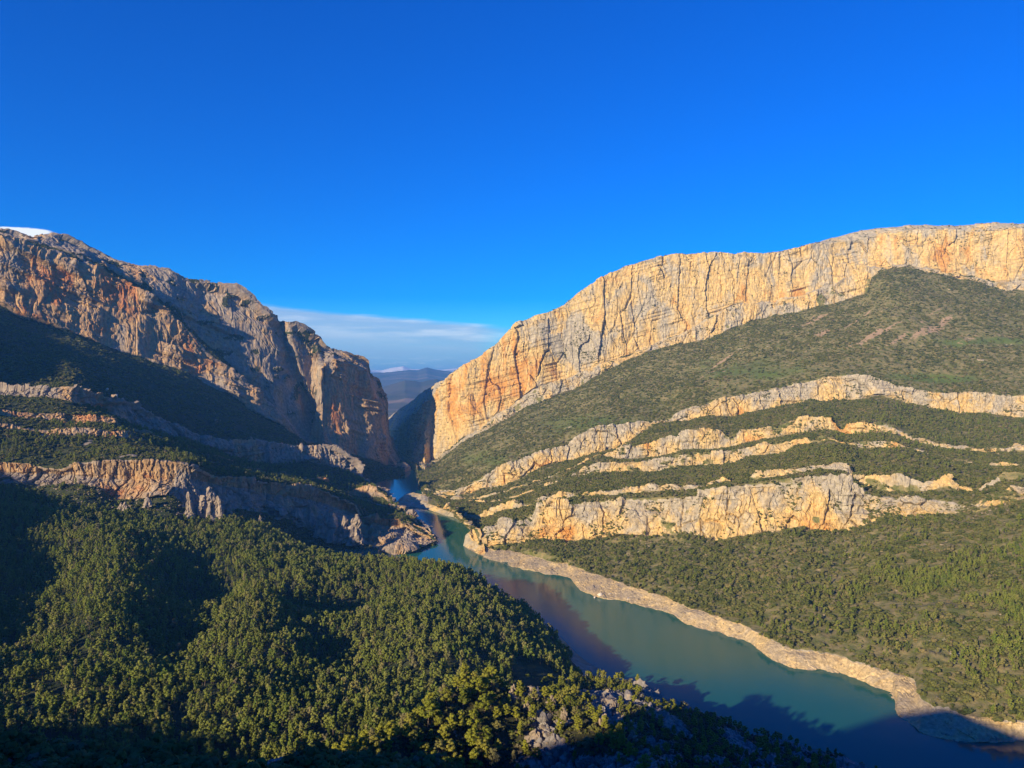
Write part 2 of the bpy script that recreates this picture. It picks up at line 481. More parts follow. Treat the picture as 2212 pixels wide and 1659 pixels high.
        k = np.searchsorted(cs, r.random(n) * cs[-1]); k = np.minimum(k, len(w) - 1)
        rr, cc = np.unravel_index(k, area.shape)
        a, b_ = r.random(n)[:, None], r.random(n)[:, None]
        Q = G[rr, cc] * (1 - a) * (1 - b_) + G[rr, cc + 1] * a * (1 - b_) + G[rr + 1, cc] * (1 - a) * b_ + G[rr + 1, cc + 1] * a * b_
        return Q

# ---- east side: the long wall, its scrub slope, four cliff bands, the bleached shore
MAIN = [(836, 3050), (860, 2850), (900, 2600), (947, 2410), (1000, 2360), (1042, 2350), (1300, 2360), (1536, 2360), (1900, 2360), (2212, 2300), (2700, 2250)]
def shift(k, d): return [(x, v + d) for x, v in k]
CREST = [(836, 905), (876, 874), (905, 854), (940, 830), (962, 822), (972, 809), (987, 801), (1025, 781), (1042, 770), (1069, 747), (1087, 729), (1129, 695), (1154, 685), (1193, 672), (1218, 660), (1236, 645), (1260, 628), (1285, 613), (1317, 590), (1347, 578), (1384, 566), (1421, 556), (1454, 550), (1483, 550), (1524, 547), (1564, 545), (1593, 550), (1626, 548), (1646, 549), (1686, 543), (1725, 534), (1752, 526), (1811, 511), (1844, 503), (1920, 489), (1983, 484.5), (2023, 486), (2075, 484.5), (2158, 482), (2212, 482), (2700, 470)]
CTOP = [(836, 938), (860, 925), (880, 908), (905, 886), (925, 866), (945, 840), (958, 826)] + [k for k in CREST if 962 <= k[0] < 1752] + [(1752, 527), (1778, 526), (1844, 521), (1891, 509), (1957, 499), (1996, 494), (2059, 496), (2109, 501), (2212, 497), (2700, 485)]
LEDGE = [(836, 962), (880, 985), (918, 1006), (948, 992), (990, 953), (1042, 923), (1069, 901), (1156, 841), (1198, 824), (1307, 786), (1359, 769), (1421, 739), (1483, 715), (1547, 681), (1590, 655), (1640, 655), (1696, 645), (1762, 628), (1795, 615), (1844, 592), (1871, 575), (1900, 574), (1960, 574), (2009, 580), (2056, 588), (2102, 596), (2138, 604), (2175, 611), (2212, 606), (2700, 600)]
BASE = [(836, 964), (880, 988), (918, 1016), (948, 996), (990, 961), (1042, 933), (1101, 903), (1136, 881), (1203, 856), (1260, 829), (1290, 814), (1359, 777), (1409, 759), (1471, 742), (1524, 735), (1564, 717), (1623, 694), (1666, 683), (1706, 678), (1772, 661), (1831, 650), (1871, 636), (1885, 600), (1910, 580), (1960, 578), (2009, 588), (2056, 598), (2102, 608), (2138, 617), (2175, 629), (2212, 628), (2700, 620)]
ATOP = [(836, 1050), (987, 1061), (1037, 1032), (1094, 1007), (1161, 982), (1226, 960), (1253, 937), (1280, 927), (1335, 919), (1384, 910), (1441, 909), (1473, 886), (1536, 868), (1554, 863), (1659, 842), (1732, 825), (1762, 824), (1778, 817), (1831, 810), (1871, 815), (1910, 829), (1976, 841), (2042, 852), (2108, 850), (2212, 856), (2700, 860)]
ABOT = [(836, 1052), (987, 1071), (1047, 1054), (1087, 1049), (1136, 1027), (1193, 1002), (1235, 999), (1275, 987), (1335, 970), (1374, 950), (1409, 920), (1441, 915), (1483, 913), (1514, 901), (1573, 901), (1639, 888), (1712, 870), (1758, 863), (1778, 870), (1871, 863), (1894, 857), (1960, 870), (2023, 883), (2075, 895), (2128, 895), (2212, 905), (2700, 905)]
B1T = [(836, 1060), (1030, 1080), (1200, 1025), (1295, 978), (1300, 972), (1380, 968), (1481, 938), (1540, 926), (1580, 951), (1600, 931), (1640, 929), (1692, 921), (1738, 905), (1791, 911), (1810, 932), (1822, 930), (1831, 918), (1871, 913), (1910, 919), (1937, 928), (1976, 945), (2042, 960), (2108, 965), (2212, 962), (2700, 962)]
B1B = [(836, 1061), (1030, 1081), (1200, 1026), (1295, 982), (1340, 996), (1430, 984), (1481, 967), (1560, 967), (1600, 960), (1646, 947), (1699, 941), (1765, 928), (1795, 930), (1810, 933), (1824, 942), (1871, 938), (1910, 936), (1937, 940), (1976, 958), (2042, 970), (2108, 974), (2212, 972), (2700, 972)]
B2T = [(836, 1064), (1090, 1086), (1250, 1022), (1258, 1006), (1340, 1000), (1440, 988), (1481, 980), (1580, 972), (1640, 961), (1712, 951), (1778, 941), (1800, 946), (1830, 960), (1838, 953), (1880, 954), (1930, 957), (1960, 966), (2042, 990), (2108, 1000), (2212, 1000), (2700, 1000)]
B2B = [(836, 1066), (1090, 1087), (1250, 1024), (1262, 1025), (1354, 1016), (1440, 1010), (1481, 1004), (1580, 997), (1613, 982), (1696, 971), (1719, 956), (1798, 945), (1830, 962), (1838, 963), (1880, 970), (1930, 970), (1960, 972), (2042, 998), (2108, 1008), (2212, 1010), (2700, 1010)]
C0T = [(836, 1068), (1020, 1112), (1032, 1110), (1105, 1080), (1136, 1090), (1158, 1075), (1218, 1061), (1300, 1064), (1384, 1056), (1440, 1046), (1508, 1048), (1540, 1030), (1600, 1030), (1672, 1020), (1740, 1010), (1755, 1003), (1800, 998), (1828, 1000), (1841, 1027), (1881, 1024), (1920, 1024), (1996, 1036), (2020, 1040), (2050, 1030), (2075, 1044), (2109, 1060), (2170, 1020), (2212, 1020), (2700, 1030)]
C0B = [(836, 1070), (1020, 1124), (1032, 1122), (1105, 1098), (1136, 1096), (1158, 1080), (1218, 1075), (1300, 1072), (1384, 1066), (1440, 1062), (1508, 1058), (1540, 1042), (1600, 1040), (1672, 1032), (1740, 1020), (1755, 1014), (1800, 1014), (1828, 1018), (1841, 1036), (1881, 1060), (1920, 1064), (1996, 1060), (2020, 1052), (2050, 1052), (2075, 1060), (2109, 1066), (2170, 1036), (2212, 1036), (2700, 1040)]
CT = [(836, 1072), (1010, 1160), (1030, 1158), (1057, 1138), (1097, 1128), (1150, 1126), (1158, 1084), (1218, 1078), (1235, 1094), (1307, 1083), (1384, 1078), (1440, 1076), (1508, 1076), (1511, 1061), (1600, 1048), (1672, 1038), (1740, 1030), (1828, 1026), (1841, 1045), (1864, 1052), (1881, 1068), (1943, 1076), (1996, 1080), (2109, 1090), (2150, 1062), (2180, 1050), (2212, 1052), (2700, 1060)]
CB = [(836, 1074), (1010, 1180), (1037, 1180), (1111, 1175), (1161, 1168), (1235, 1171), (1297, 1163), (1347, 1158), (1421, 1158), (1480, 1152), (1547, 1169), (1600, 1160), (1663, 1152), (1725, 1136), (1760, 1146), (1828, 1149), (1880, 1128), (1910, 1119), (2009, 1112), (2109, 1106), (2158, 1090), (2212, 1080), (2700, 1080)]
RING = [(836, 1076), (900, 1016), (905, 1040), (960, 1088), (1000, 1118), (1024, 1139), (1034, 1165), (1050, 1186), (1096, 1185), (1161, 1203), (1235, 1222), (1268, 1232), (1310, 1250), (1359, 1267), (1409, 1282), (1481, 1309), (1540, 1329), (1620, 1356), (1686, 1392), (1719, 1405), (1791, 1412), (1877, 1438), (1976, 1468), (1990, 1515), (2023, 1527), (2115, 1550), (2212, 1562), (2700, 1570)]
SHORE = [(836, 968), (860, 980), (880, 994), (900, 1010), (905, 1042), (915, 1066), (940, 1085), (980, 1102), (1001, 1122), (1024, 1143), (1036, 1175), (1048, 1204), (1058, 1207), (1102, 1223), (1233, 1248), (1254, 1275), (1287, 1291), (1342, 1298), (1402, 1312), (1456, 1330), (1478, 1346), (1560, 1369), (1620, 1389), (1669, 1425), (1719, 1445), (1772, 1448), (1838, 1461), (1904, 1488), (1930, 1500), (1938, 1545), (1996, 1587), (2059, 1600), (2128, 1605), (2212, 1602), (2700, 1590)]
YA = [(836, 1900), (987, 1690), (1100, 1660), (1300, 1690), (1536, 1700), (1831, 1700), (2212, 1600), (2700, 1500)]
YB1 = [(836, 1850), (1030, 1600), (1260, 1500), (1536, 1480), (1831, 1450), (2212, 1330), (2700, 1250)]
YB2 = [(836, 1800), (1030, 1520), (1260, 1420), (1536, 1390), (1831, 1350), (2212, 1230), (2700, 1150)]
YC0 = [(836, 1750), (1030, 1330), (1160, 1215), (1300, 1190), (1536, 1130), (1831, 1090), (2212, 1010), (2700, 950)]
YC = [(836, 1700), (1030, 1180), (1160, 1165), (1300, 1145), (1536, 1075), (1831, 1030), (2212, 960), (2700, 900)]
LW = dict(lowx=(985, 925))
def lift(k, d, a=1290, b_=1800): return [(x, v + (d if a < x < b_ else 0)) for x, v in k]
B1T, B2B, B1B, B2T = lift(B1T, -5), lift(B2B, 6), lift(B1B, 2), lift(B2T, -1)
xs = columns(836, 2700, 1.6)
E = Sheet(xs, [
    dict(off=(2, 900, -220), n=4), dict(off=(2, 120, -10), n=4, amp=0.3),
    dict(y=CREST, Y=[(x, v + (230 if x < 945 else 60)) for x, v in MAIN], n=10, rock=0.75, amp=0.35, tone=0.3, jit=1.2, free=1),
    dict(y=CTOP, Y=shift(MAIN, 22), n=120, rock=1, dip=0.27, bed=0.65, vert=0.8, amp=1.0, tone=0.62, jit=1.4, free=1),
    dict(y=LEDGE, Y=shift(MAIN, -4), n=4, rock=0.9, amp=0.6, tone=0.3, jit=4),
    dict(y=shift(LEDGE, 2.5), Y=shift(MAIN, -26), n=22, rock=1, sc=0.7, dip=0.27, amp=1.0, tone=0.42, jit=2.5),
    dict(y=BASE, Y=shift(MAIN, -40), n=110, amp=1.0, jit=3),
    dict(y=ATOP, Y=YA, n=34, rock=1, sc=0.7, amp=1.0, tone=0.35, jit=4, **LW),
    dict(y=ABOT, Y=shift(YA, -18), n=30, amp=0.6, jit=2.5, **LW),
    dict(y=B1T, Y=YB1, n=18, rock=1, sc=0.5, amp=0.9, tone=0.55, jit=3.5, **LW),
    dict(y=B1B, Y=shift(YB1, -12), n=14, amp=0.4, jit=2, **LW),
    dict(y=B2T, Y=YB2, n=16, rock=1, sc=0.5, amp=0.9, tone=0.55, jit=3.5, **LW),
    dict(y=B2B, Y=shift(YB2, -10), n=34, amp=0.5, jit=2, **LW),
    dict(y=C0T, Y=YC0, n=12, rock=1, sc=0.4, amp=0.9, tone=0.5, jit=3.5, **LW),
    dict(y=C0B, Y=shift(YC0, -8), n=8, amp=0.3, rock=0.2, jit=2, **LW),
    dict(y=CT, Y=YC, n=56, rock=1, sc=0.6, amp=1.05, tone=0.38, jit=5, **LW),
    dict(y=CB, Y=shift(YC, -26), n=110, amp=0.8, jit=3, **LW),
    dict(y=RING, bank=([1000, 1200, 2212], [0.988, 0.968, 0.955]), n=30, rock=1, sc=0.35, bed=2.0, amp=0.3, tone=0.45, jit=5),
    dict(y=SHORE, water=1, n=6, rock=1, amp=0.05, jit=3.5),
    dict(off=(-2, -25, -18)),
], seed=3)
P0 = E.G
# scrub slope: outcrops, meadows, bare streaks
slope = E.rock < 0.1
oc = fbm(P0, 40, 3, 51, 0.5)
lowr = (E.seg >= 12) & (E.seg <= 16)
oc = oc + 0.35 * fbm(P0, 9, 2, 53)
E.rock = np.where(slope, 0.6 * sstep(0.35, 1.0, oc + np.where(lowr, -0.1, -0.25)) * (E.px > 1000), E.rock)
E.rock = np.where(E.seg == 16, E.rock * 0.7, E.rock)
E.amp = np.where(slope & (E.rock > 0.3), 0.35, E.amp)
brk = fbm(P0, 32, 3, 55, 0.6) + 0.22 * sstep(1800, 2000, E.px)
E.rock = np.where(np.isin(E.seg, (9, 11, 13)), np.clip(1.15 - 0.9 * sstep(-0.1, 0.75, brk), 0.12, 1), E.rock)
E.rock = np.where(E.seg == 15, np.clip(1.15 - 0.8 * sstep(0.25, 1.0, brk + 0.22 * sstep(1870, 1960, E.px)), 0.2, 1), E.rock)
E.rock = np.where(E.seg == 7, np.clip(1.1 - 0.7 * sstep(0.5, 1.1, brk), 0.3, 1), E.rock)
E.rock = np.where(E.seg == 4, np.clip(1.05 - 0.9 * sstep(0.1, 0.6, fbm(P0, 50, 3, 58)), 0.2, 1), E.rock)
E.rock = np.where(E.seg == 5, np.clip(1.1 - 0.8 * sstep(0.25, 0.9, fbm(P0, 40, 3, 57)), 0.2, 1), E.rock)
def blob(px, py, rx, ry): return np.exp(-(((E.px - px) / rx) ** 2 + ((E.py - py) / ry) ** 2))
E.green = 0.75 * blob(2120, 738, 150, 12) + 0.8 * blob(2020, 812, 130, 14) + 0.65 * blob(1620, 800, 190, 34) + 0.65 * blob(1250, 915, 190, 34) + 0.55 * blob(1040, 990, 90, 34)
su = np.stack([(P0[..., 0] * 0.8 + P0[..., 1] * 0.6) / 9.0, -P0[..., 0] * 0.6 + P0[..., 1] * 0.8, 0 * P0[..., 0]], -1)
strk = sstep(0.15, 0.75, fbm(su, 17, 3, 67))
E.soil = (0.15 + 0.42 * blob(1560, 800, 60, 60) + 0.5 * blob(1850, 700, 120, 40) + 0.4 * blob(2090, 700, 120, 40) + 0.2 * blob(1750, 730, 200, 40)) * (E.seg == 6) * (0.55 + 1.3 * strk) \
    + 0.25 * (E.seg >= 8) * sstep(-0.2, 0.5, fbm(P0, 70, 3, 61)) + 0.36 * blob(1760, 1370, 60, 40) + 0.3 * blob(1990, 1370, 80, 40) + 0.25 * blob(1720, 1230, 250, 50)
# ochre near the feet of the bands, grey above
E.tone += np.where(np.isin(E.seg, (7, 15)), 0.55 * (E.v[:, None] - 0.35), 0)
E.tone += np.where(E.seg == 3, 0.55 * blob(1060, 840, 150, 90) + 0.25 * blob(1650, 620, 200, 60) + 0.2 * blob(2000, 540, 100, 40) - 0.9 * blob(1240, 745, 55, 50) - 0.4 * blob(1400, 660, 60, 40) - 0.4 * blob(1180, 700, 40, 30), 0)
E.tone += np.where(E.seg == 15, 0.5 * blob(1240, 1150, 40, 18) + 0.4 * blob(1180, 1120, 25, 40) + 0.3 * blob(1700, 1120, 70, 25), 0)
E.amp = np.where((E.seg == 16) | (E.seg == 6), E.amp * sstep(0.0, 0.12, np.minimum(E.v, 1 - E.v))[:, None], E.amp)
E.weather(seed=1)
east = empty("east_mountainside", label="sunlit limestone mountainside with banded cliffs rising from the east shore", kind="structure")
segs_e = [(0, 3, "summit_plateau", 0), (3, 4, "cliff_wall", 1), (4, 6, "cliff_step", 1), (6, 7, "scrub_slope", 0), (7, 8, "cliff_band", 1), (8, 9, "scrub_slope", 0), (9, 10, "cliff_band", 1), (10, 11, "scrub_slope", 0),
          (11, 12, "cliff_band", 1), (12, 13, "scrub_slope", 0), (13, 14, "cliff_band", 1), (14, 15, "scrub_ledge", 0), (15, 16, "cliff_band", 1), (16, 17, "scrub_slope", 0), (17, 19, "shore", 1)]
for a, b_, nm, fl in segs_e:
    E.obj(a, b_, nm, M_SHORE if nm == "shore" else M_EAST, east, flat=bool(fl))

# ---- the small headland in the narrows
xs = columns(855, 1034, 1.6)
HT = [(855, 1091), (862, 1078), (875, 1069), (893, 1063), (910, 1066), (930, 1077), (955, 1087), (985, 1094), (1010, 1114), (1025, 1140), (1034, 1160)]
HB = [(855, 1094), (880, 1095), (915, 1098), (955, 1111), (1010, 1127), (1025, 1144), (1034, 1164)]
HM = [(855, 1092.5), (880, 1085), (915, 1086), (955, 1099), (1010, 1120), (1025, 1142), (1034, 1162)]
HL = Sheet(xs, [
    dict(off=(1, 90, -40), n=8, rock=0.2, amp=0.1),
    dict(y=HT, Y=[(855, 1590), (893, 1640), (930, 1600), (985, 1490), (1034, 1300)], n=18, rock=0.75, amp=0.15, tone=0.4),
    dict(y=HM, Y=[(855, 1575), (893, 1590), (930, 1545), (985, 1440), (1034, 1250)], n=12, rock=1, amp=0.15, tone=0.2),
    dict(y=HB, water=1, n=3, rock=1), dict(off=(-2, -15, -15))], seed=8)
HL.rock = np.where((HL.seg == 1) & (HL.px > 925), 0.1, HL.rock)
HL.weather(seed=4)
xs = columns(1001, 1052, 1.6)
PR = Sheet(xs, [
    dict(off=(1, 60, -45), n=6, rock=1, amp=0.1),
    dict(y=[(1001, 1177), (1004, 1168), (1010, 1158), (1020, 1147), (1034, 1142), (1046, 1160), (1052, 1198)], Y=[(1001, 1190), (1020, 1200), (1040, 1185), (1052, 1140)], n=26, rock=1, amp=0.2, tone=0.2),
    dict(y=[(1001, 1179), (1012, 1186), (1032, 1197), (1052, 1204)], water=1, n=3, rock=1), dict(off=(-2, -15, -15))], seed=9)
PR.tone += 0.4 * sstep(1030, 1040, PR.px)
PR.weather(seed=5)
PR.obj(0, 4, "rock_promontory", M_EAST, None, label="grey rock promontory where the east cliff foot meets the water", kind="structure")
head = HL.obj(0, 5, "rock_headland", M_EAST, None, label="small rocky headland jutting into the narrow water below the gorge", kind="structure")

# ---- west massif
YM = [(-1110, 1500), (-457, 1640), (0, 1750), (300, 1905), (450, 1985), (600, 2050), (800, 2285), (835, 2360), (874, 2470)]
WC = [(-1110, 470), (-700, 450), (-457, 440), (-150, 475), (0, 495), (50, 506), (72, 513), (84, 506), (112, 505), (144, 512), (174, 528), (211, 543), (248, 559), (293, 572), (322, 574), (367, 578), (387, 590), (407, 600), (446, 610), (479, 615), (506, 616), (526, 627), (549, 647), (558, 653), (588, 683), (600, 693), (642, 695), (662, 708), (687, 730), (699, 747), (717, 755), (749, 760), (766, 769), (781, 771), (794, 780), (798, 809), (813, 814), (823, 827), (833, 857), (837, 879), (839, 934), (851, 971), (861, 988), (873, 1016)]
WLG = [(-2119, 400), (-457, 440), (0, 515), (100, 530), (236, 582), (300, 614), (372, 667), (446, 742), (494, 790), (560, 850), (640, 925), (672, 950), (684, 790), (720, 765), (794, 790), (839, 940), (873, 1017)]
WB = [(-2119, 527), (-1110, 592), (-457, 634), (0, 665), (50, 690), (124, 714), (206, 739), (298, 766), (347, 786), (407, 806), (446, 826), (496, 855), (551, 894), (578, 909), (613, 928), (667, 958), (682, 961), (742, 978), (776, 986), (816, 998), (851, 1010), (866, 1016), (874, 1019)]
WLOW = [(-2119, 760), (-457, 835), (0, 843), (150, 845), (218, 864), (300, 892), (422, 946), (500, 960), (650, 972), (740, 985), (775, 1020), (790, 1044), (813, 1042), (866, 1032), (874, 1022)]
YE = [(-2119, 480), (-1110, 680), (-457, 1120), (0, 1160), (165, 1175), (215, 1260), (300, 1350), (500, 1500), (650, 1650), (779, 1700), (804, 1600), (831, 1560), (850, 1450), (890, 1350), (925, 1260), (940, 1226)]
xs = columns(-700, 874, 1.6)
Wm = Sheet(xs, [
    dict(off=(1, 500, -150), n=4, amp=0.2, rock=0.5),
    dict(y=WC, Y=[(x, v + (110 if x < 700 else 50)) for x, v in YM], n=54, rock=1, bed=1.1, dip=-0.45, vert=0.3, amp=0.8, tone=0.2, jit=1.5, free=1),
    dict(y=WLG, Y=[(x, v + (45 if x < 640 else 15)) for x, v in YM], n=5, rock=0.25, amp=0.6, jit=7, free=1),
    dict(y=shift(WLG, 9), Y=YM, n=64, rock=1, bed=1.3, dip=-0.45, vert=0.35, amp=1.15, tone=0.6, jit=7, free=1),
    dict(y=WB, Y=shift(YM, -35), n=74, amp=1.0, jit=3),
    dict(y=WLOW, Y=[(-2119, 500), (-1110, 700), (-457, 1145), (0, 1185), (165, 1200), (215, 1285), (300, 1375), (500, 1530), (650, 1690), (740, 1780), (775, 1850), (790, 1940), (813, 1950), (866, 2040), (874, 2150)], n=4, amp=0.3, jit=0),
    dict(off=(-2, -30, -60)),
], seed=11)
# the deep gully between the western slabs and the prow
gx = np.interp(Wm.py, [690, 805, 867, 929, 965], [601, 633, 662, 677, 684])
gl = np.exp(-((Wm.px - gx) / 11.0) ** 2) * ((Wm.seg >= 1) & (Wm.seg <= 3))
kk = 1 + 38 * gl / Wm.G[..., 1]
Wm.G[..., 0] *= kk; Wm.G[..., 1] *= kk
# the slab next to the prow edge stands back a little
gx2 = np.interp(Wm.py, [780, 990], [799, 835])
st = sstep(-3, 3, Wm.px - gx2) * np.isin(Wm.seg, (1, 2, 3))
kk = 1 + 35 * st / Wm.G[..., 1]
Wm.G[..., 0] *= kk; Wm.G[..., 1] *= kk
Wm.tone += np.where(np.isin(Wm.seg, (1, 2, 3)), 0.5 * np.exp(-(((Wm.px - 760) / 70) ** 2 + ((Wm.py - 860) / 80) ** 2)) + 0.35 * np.exp(-(((Wm.px - 230) / 130) ** 2 + ((Wm.py - 620) / 60) ** 2)) + 0.4 * np.exp(-(((Wm.px - 420) / 50) ** 2 + ((Wm.py - 740) / 60) ** 2)), 0)
oc = fbm(Wm.G, 30, 4, 71, 0.6)
Wm.rock = np.where((Wm.seg == 4), 0.6 * sstep(0.6, 1.1, oc), Wm.rock)
ledgeveg = (fbm(Wm.G * np.array([1, 1, 2.2]), 45, 3, 75) > 0.45) & (Wm.seg == 1)
Wm.rock = np.where(ledgeveg, 0.40, Wm.rock)
Wm.rock = np.where(Wm.seg == 2, np.clip(0.25 + 0.5 * fbm(Wm.G, 40, 2, 77) + sstep(500, 620, Wm.px), 0.1, 1), Wm.rock)
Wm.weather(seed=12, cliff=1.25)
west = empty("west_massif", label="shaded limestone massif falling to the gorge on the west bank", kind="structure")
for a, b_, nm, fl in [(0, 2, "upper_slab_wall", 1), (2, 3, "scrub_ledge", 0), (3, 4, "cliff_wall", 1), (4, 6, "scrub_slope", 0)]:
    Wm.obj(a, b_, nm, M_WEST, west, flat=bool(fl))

# ---- west benches with their cliff bands
ET = [(-2119, 760), (-457, 828), (0, 836), (74, 834), (149, 836), (174, 841), (218, 855), (255, 860), (285, 870), (322, 892), (372, 912), (422, 937), (484, 949), (568, 953), (637, 963), (707, 963), (729, 968), (761, 988), (779, 1010), (782, 1028), (804, 1047), (831, 1059), (846, 1077), (851, 1089), (890, 1109), (910, 1131), (925, 1137), (937, 1164), (940, 1168)]
EB = [(-2119, 780), (-457, 850), (0, 857), (87, 857), (159, 870), (223, 885), (248, 902), (280, 914), (322, 929), (372, 944), (422, 959), (471, 976), (538, 996), (575, 1005), (642, 1005), (667, 998), (709, 1008), (742, 1013), (766, 1028), (779, 1034), (783, 1036), (804, 1049), (831, 1061), (846, 1078), (851, 1090), (890, 1110), (925, 1138), (940, 1169)]
F1T = [(-457, 890), (0, 884), (50, 893), (90, 893), (99, 894), (150, 893), (248, 900), (260, 920), (372, 955), (540, 1012), (700, 1038), (745, 1062), (766, 1056), (800, 1053), (831, 1062), (850, 1092), (890, 1112), (940, 1170)]
F1B = [(-457, 905), (0, 900), (60, 905), (90, 900), (99, 909), (150, 913), (248, 914), (260, 921), (372, 956), (540, 1013), (700, 1039), (745, 1063), (766, 1072), (831, 1078), (850, 1094), (890, 1113), (940, 1170.5)]
F2T = [(-457, 940), (0, 915), (70, 925), (99, 930), (124, 927), (200, 928), (278, 929), (290, 942), (372, 965), (500, 1012), (640, 1036), (745, 1068), (800, 1085), (850, 1100), (890, 1116), (940, 1171)]
F2B = [(-457, 950), (0, 925), (70, 931), (99, 940), (124, 941), (200, 944), (278, 945), (290, 944), (372, 967), (500, 1013), (640, 1037), (745, 1069), (800, 1086), (850, 1101), (890, 1117), (940, 1171.5)]
GT = [(-457, 1000), (0, 999), (62, 1001), (99, 1011), (129, 1014), (149, 1001), (248, 994), (367, 996), (407, 1001), (427, 1006), (466, 1031), (494, 1029), (568, 1037), (637, 1049), (687, 1054), (766, 1084), (774, 1089), (785, 1117), (860, 1120), (885, 1128), (920, 1150), (940, 1172)]
GM = [(-457, 1020), (0, 1020), (129, 1024), (150, 1026), (240, 1034), (367, 1036), (400, 1022), (427, 1034), (466, 1045), (549, 1060), (640, 1076), (700, 1086), (774, 1108), (790, 1132), (880, 1138), (925, 1157), (940, 1173)]
GB = [(-457, 1043), (0, 1043), (87, 1053), (131, 1046), (211, 1053), (243, 1081), (322, 1078), (372, 1072), (395, 1090), (407, 1115), (481, 1118), (494, 1100), (580, 1109), (652, 1133), (685, 1153), (742, 1166), (804, 1178), (841, 1199), (881, 1195), (915, 1183), (937, 1170), (940, 1174)]
YF1 = [(-457, 900), (0, 1080), (250, 1150), (400, 1250), (600, 1420), (766, 1520), (831, 1500), (850, 1440), (890, 1340), (925, 1255), (940, 1222)]
YF2 = [(-457, 870), (0, 1020), (250, 1080), (400, 1180), (600, 1350), (766, 1450), (831, 1420), (850, 1390), (890, 1310), (925, 1245), (940, 1216)]
YG = [(-457, 920), (0, 945), (150, 952), (420, 990), (640, 1190), (774, 1262), (860, 1240), (925, 1225), (940, 1212)]
YGB = [(-457, 905), (0, 930), (150, 938), (450, 978), (640, 1165), (804, 1182), (841, 1121), (881, 1133), (915, 1172), (940, 1202)]
xs = columns(-457, 940, 1.6)
Wb = Sheet(xs, [
    dict(off=(1, 60, -30), n=5, amp=0.1),
    dict(y=ET, Y=YE, n=30, rock=1, sc=0.7, amp=1.0, tone=0.25, jit=2.2),
    dict(y=EB, Y=shift(YE, -16), n=22, amp=0.5, jit=2.5),
    dict(y=F1T, Y=YF1, n=12, rock=1, sc=0.5, amp=1.0, tone=0.75, jit=2),
    dict(y=F1B, Y=shift(YF1, -7), n=10, amp=0.3, jit=2),
    dict(y=F2T, Y=YF2, n=10, rock=1, sc=0.5, amp=1.0, tone=0.75, jit=2),
    dict(y=F2B, Y=shift(YF2, -6), n=30, amp=0.4, jit=2),
    dict(y=GT, Y=YG, n=22, rock=1, sc=0.6, amp=1.0, tone=0.75, jit=3),
    dict(y=GM, Y=shift(YG, 3), n=44, rock=1, sc=0.6, amp=1.0, tone=0.42, jit=4),
    dict(y=GB, Y=YGB, n=14, rock=0.3, amp=0.3, jit=3),
    dict(off=(-3, -35, -24), n=6), dict(off=(-3, -130, -95)),
], seed=21)
Wb.tone += np.where((Wb.seg == 8), 0.55 * np.exp(-(((Wb.px - 270) / 70) ** 2 + ((Wb.py - 1062) / 20) ** 2)) - 0.45 * np.exp(-(((Wb.px - 450) / 55) ** 2)) - 0.15 * sstep(540, 640, Wb.px), 0)
oc = fbm(Wb.G, 30, 3, 81, 0.5)
Wb.rock = np.where(np.isin(Wb.seg, (2, 4, 6, 9)), 0.6 * sstep(0.4, 1.0, oc), Wb.rock)
Wb.weather(seed=22, cliff=1.0)
bench = empty("west_benches", label="stepped limestone benches and cliffs below the shaded massif", kind="structure")
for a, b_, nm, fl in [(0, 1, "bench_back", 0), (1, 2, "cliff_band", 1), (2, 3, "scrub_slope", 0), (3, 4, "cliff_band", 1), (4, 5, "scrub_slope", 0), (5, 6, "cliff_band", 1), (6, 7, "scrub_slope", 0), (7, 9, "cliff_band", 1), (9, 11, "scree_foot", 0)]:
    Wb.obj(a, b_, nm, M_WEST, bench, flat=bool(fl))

# ---- forested hill in the middle distance
S5T = [(-457, 1070), (0, 1056), (243, 1092), (400, 1122), (500, 1122), (580, 1142), (655, 1190), (742, 1212), (841, 1214), (900, 1221), (940, 1233), (990, 1241), (1042, 1258), (1096, 1300), (1125, 1316), (1135, 1318), (1173, 1343), (1219, 1384), (1257, 1426), (1290, 1456)]
xs = columns(-457, 1290, 3.0)
S5 = Sheet(xs, [
    dict(off=(1, 130, -45), n=6, amp=0.3),
    dict(y=S5T, Y=[(-457, 890), (0, 922), (243, 945), (400, 968), (580, 1000), (655, 955), (742, 945), (841, 915), (940, 885), (1042, 840), (1096, 800), (1125, 790), (1135, 830), (1173, 803), (1219, 745), (1257, 693), (1290, 660)], n=22, amp=0.6, jit=1),
    dict(y=[(-457, 1180), (0, 1180), (400, 1215), (700, 1250), (1000, 1300), (1100, 1345), (1200, 1400), (1290, 1470)], Y=[(-457, 700), (0, 760), (400, 790), (700, 800), (1000, 735), (1100, 700), (1200, 690), (1290, 640)], n=24, amp=1, jit=1),
    dict(y=[(-457, 1290), (0, 1290), (400, 1310), (700, 1330), (1000, 1382), (1100, 1408), (1200, 1475), (1290, 1560)], Y=[(-457, 600), (0, 640), (400, 680), (700, 690), (1000, 625), (1100, 615), (1200, 560), (1290, 520)], n=24, amp=1, jit=1),
    dict(y=[(-457, 1400), (0, 1410), (400, 1410), (1000, 1492), (1150, 1570), (1290, 1650)], Y=[(-457, 500), (0, 530), (400, 560), (700, 560), (1000, 500), (1290, 430)], n=20, amp=1, jit=1),
    dict(y=[(-457, 1520), (0, 1540), (700, 1550), (1290, 1640)], Y=[(-457, 400), (0, 430), (400, 440), (1000, 420), (1290, 380)], n=16, amp=0.8, jit=1),
    dict(y=[(-457, 1640), (1290, 1720)], Y=[(-457, 330), (0, 355), (700, 360), (1290, 330)], n=10, amp=0.6, jit=1),
    dict(y=[(-457, 1800), (1290, 1850)], Y=[(-457, 280), (0, 300), (1290, 280)], jit=0),
], seed=31)
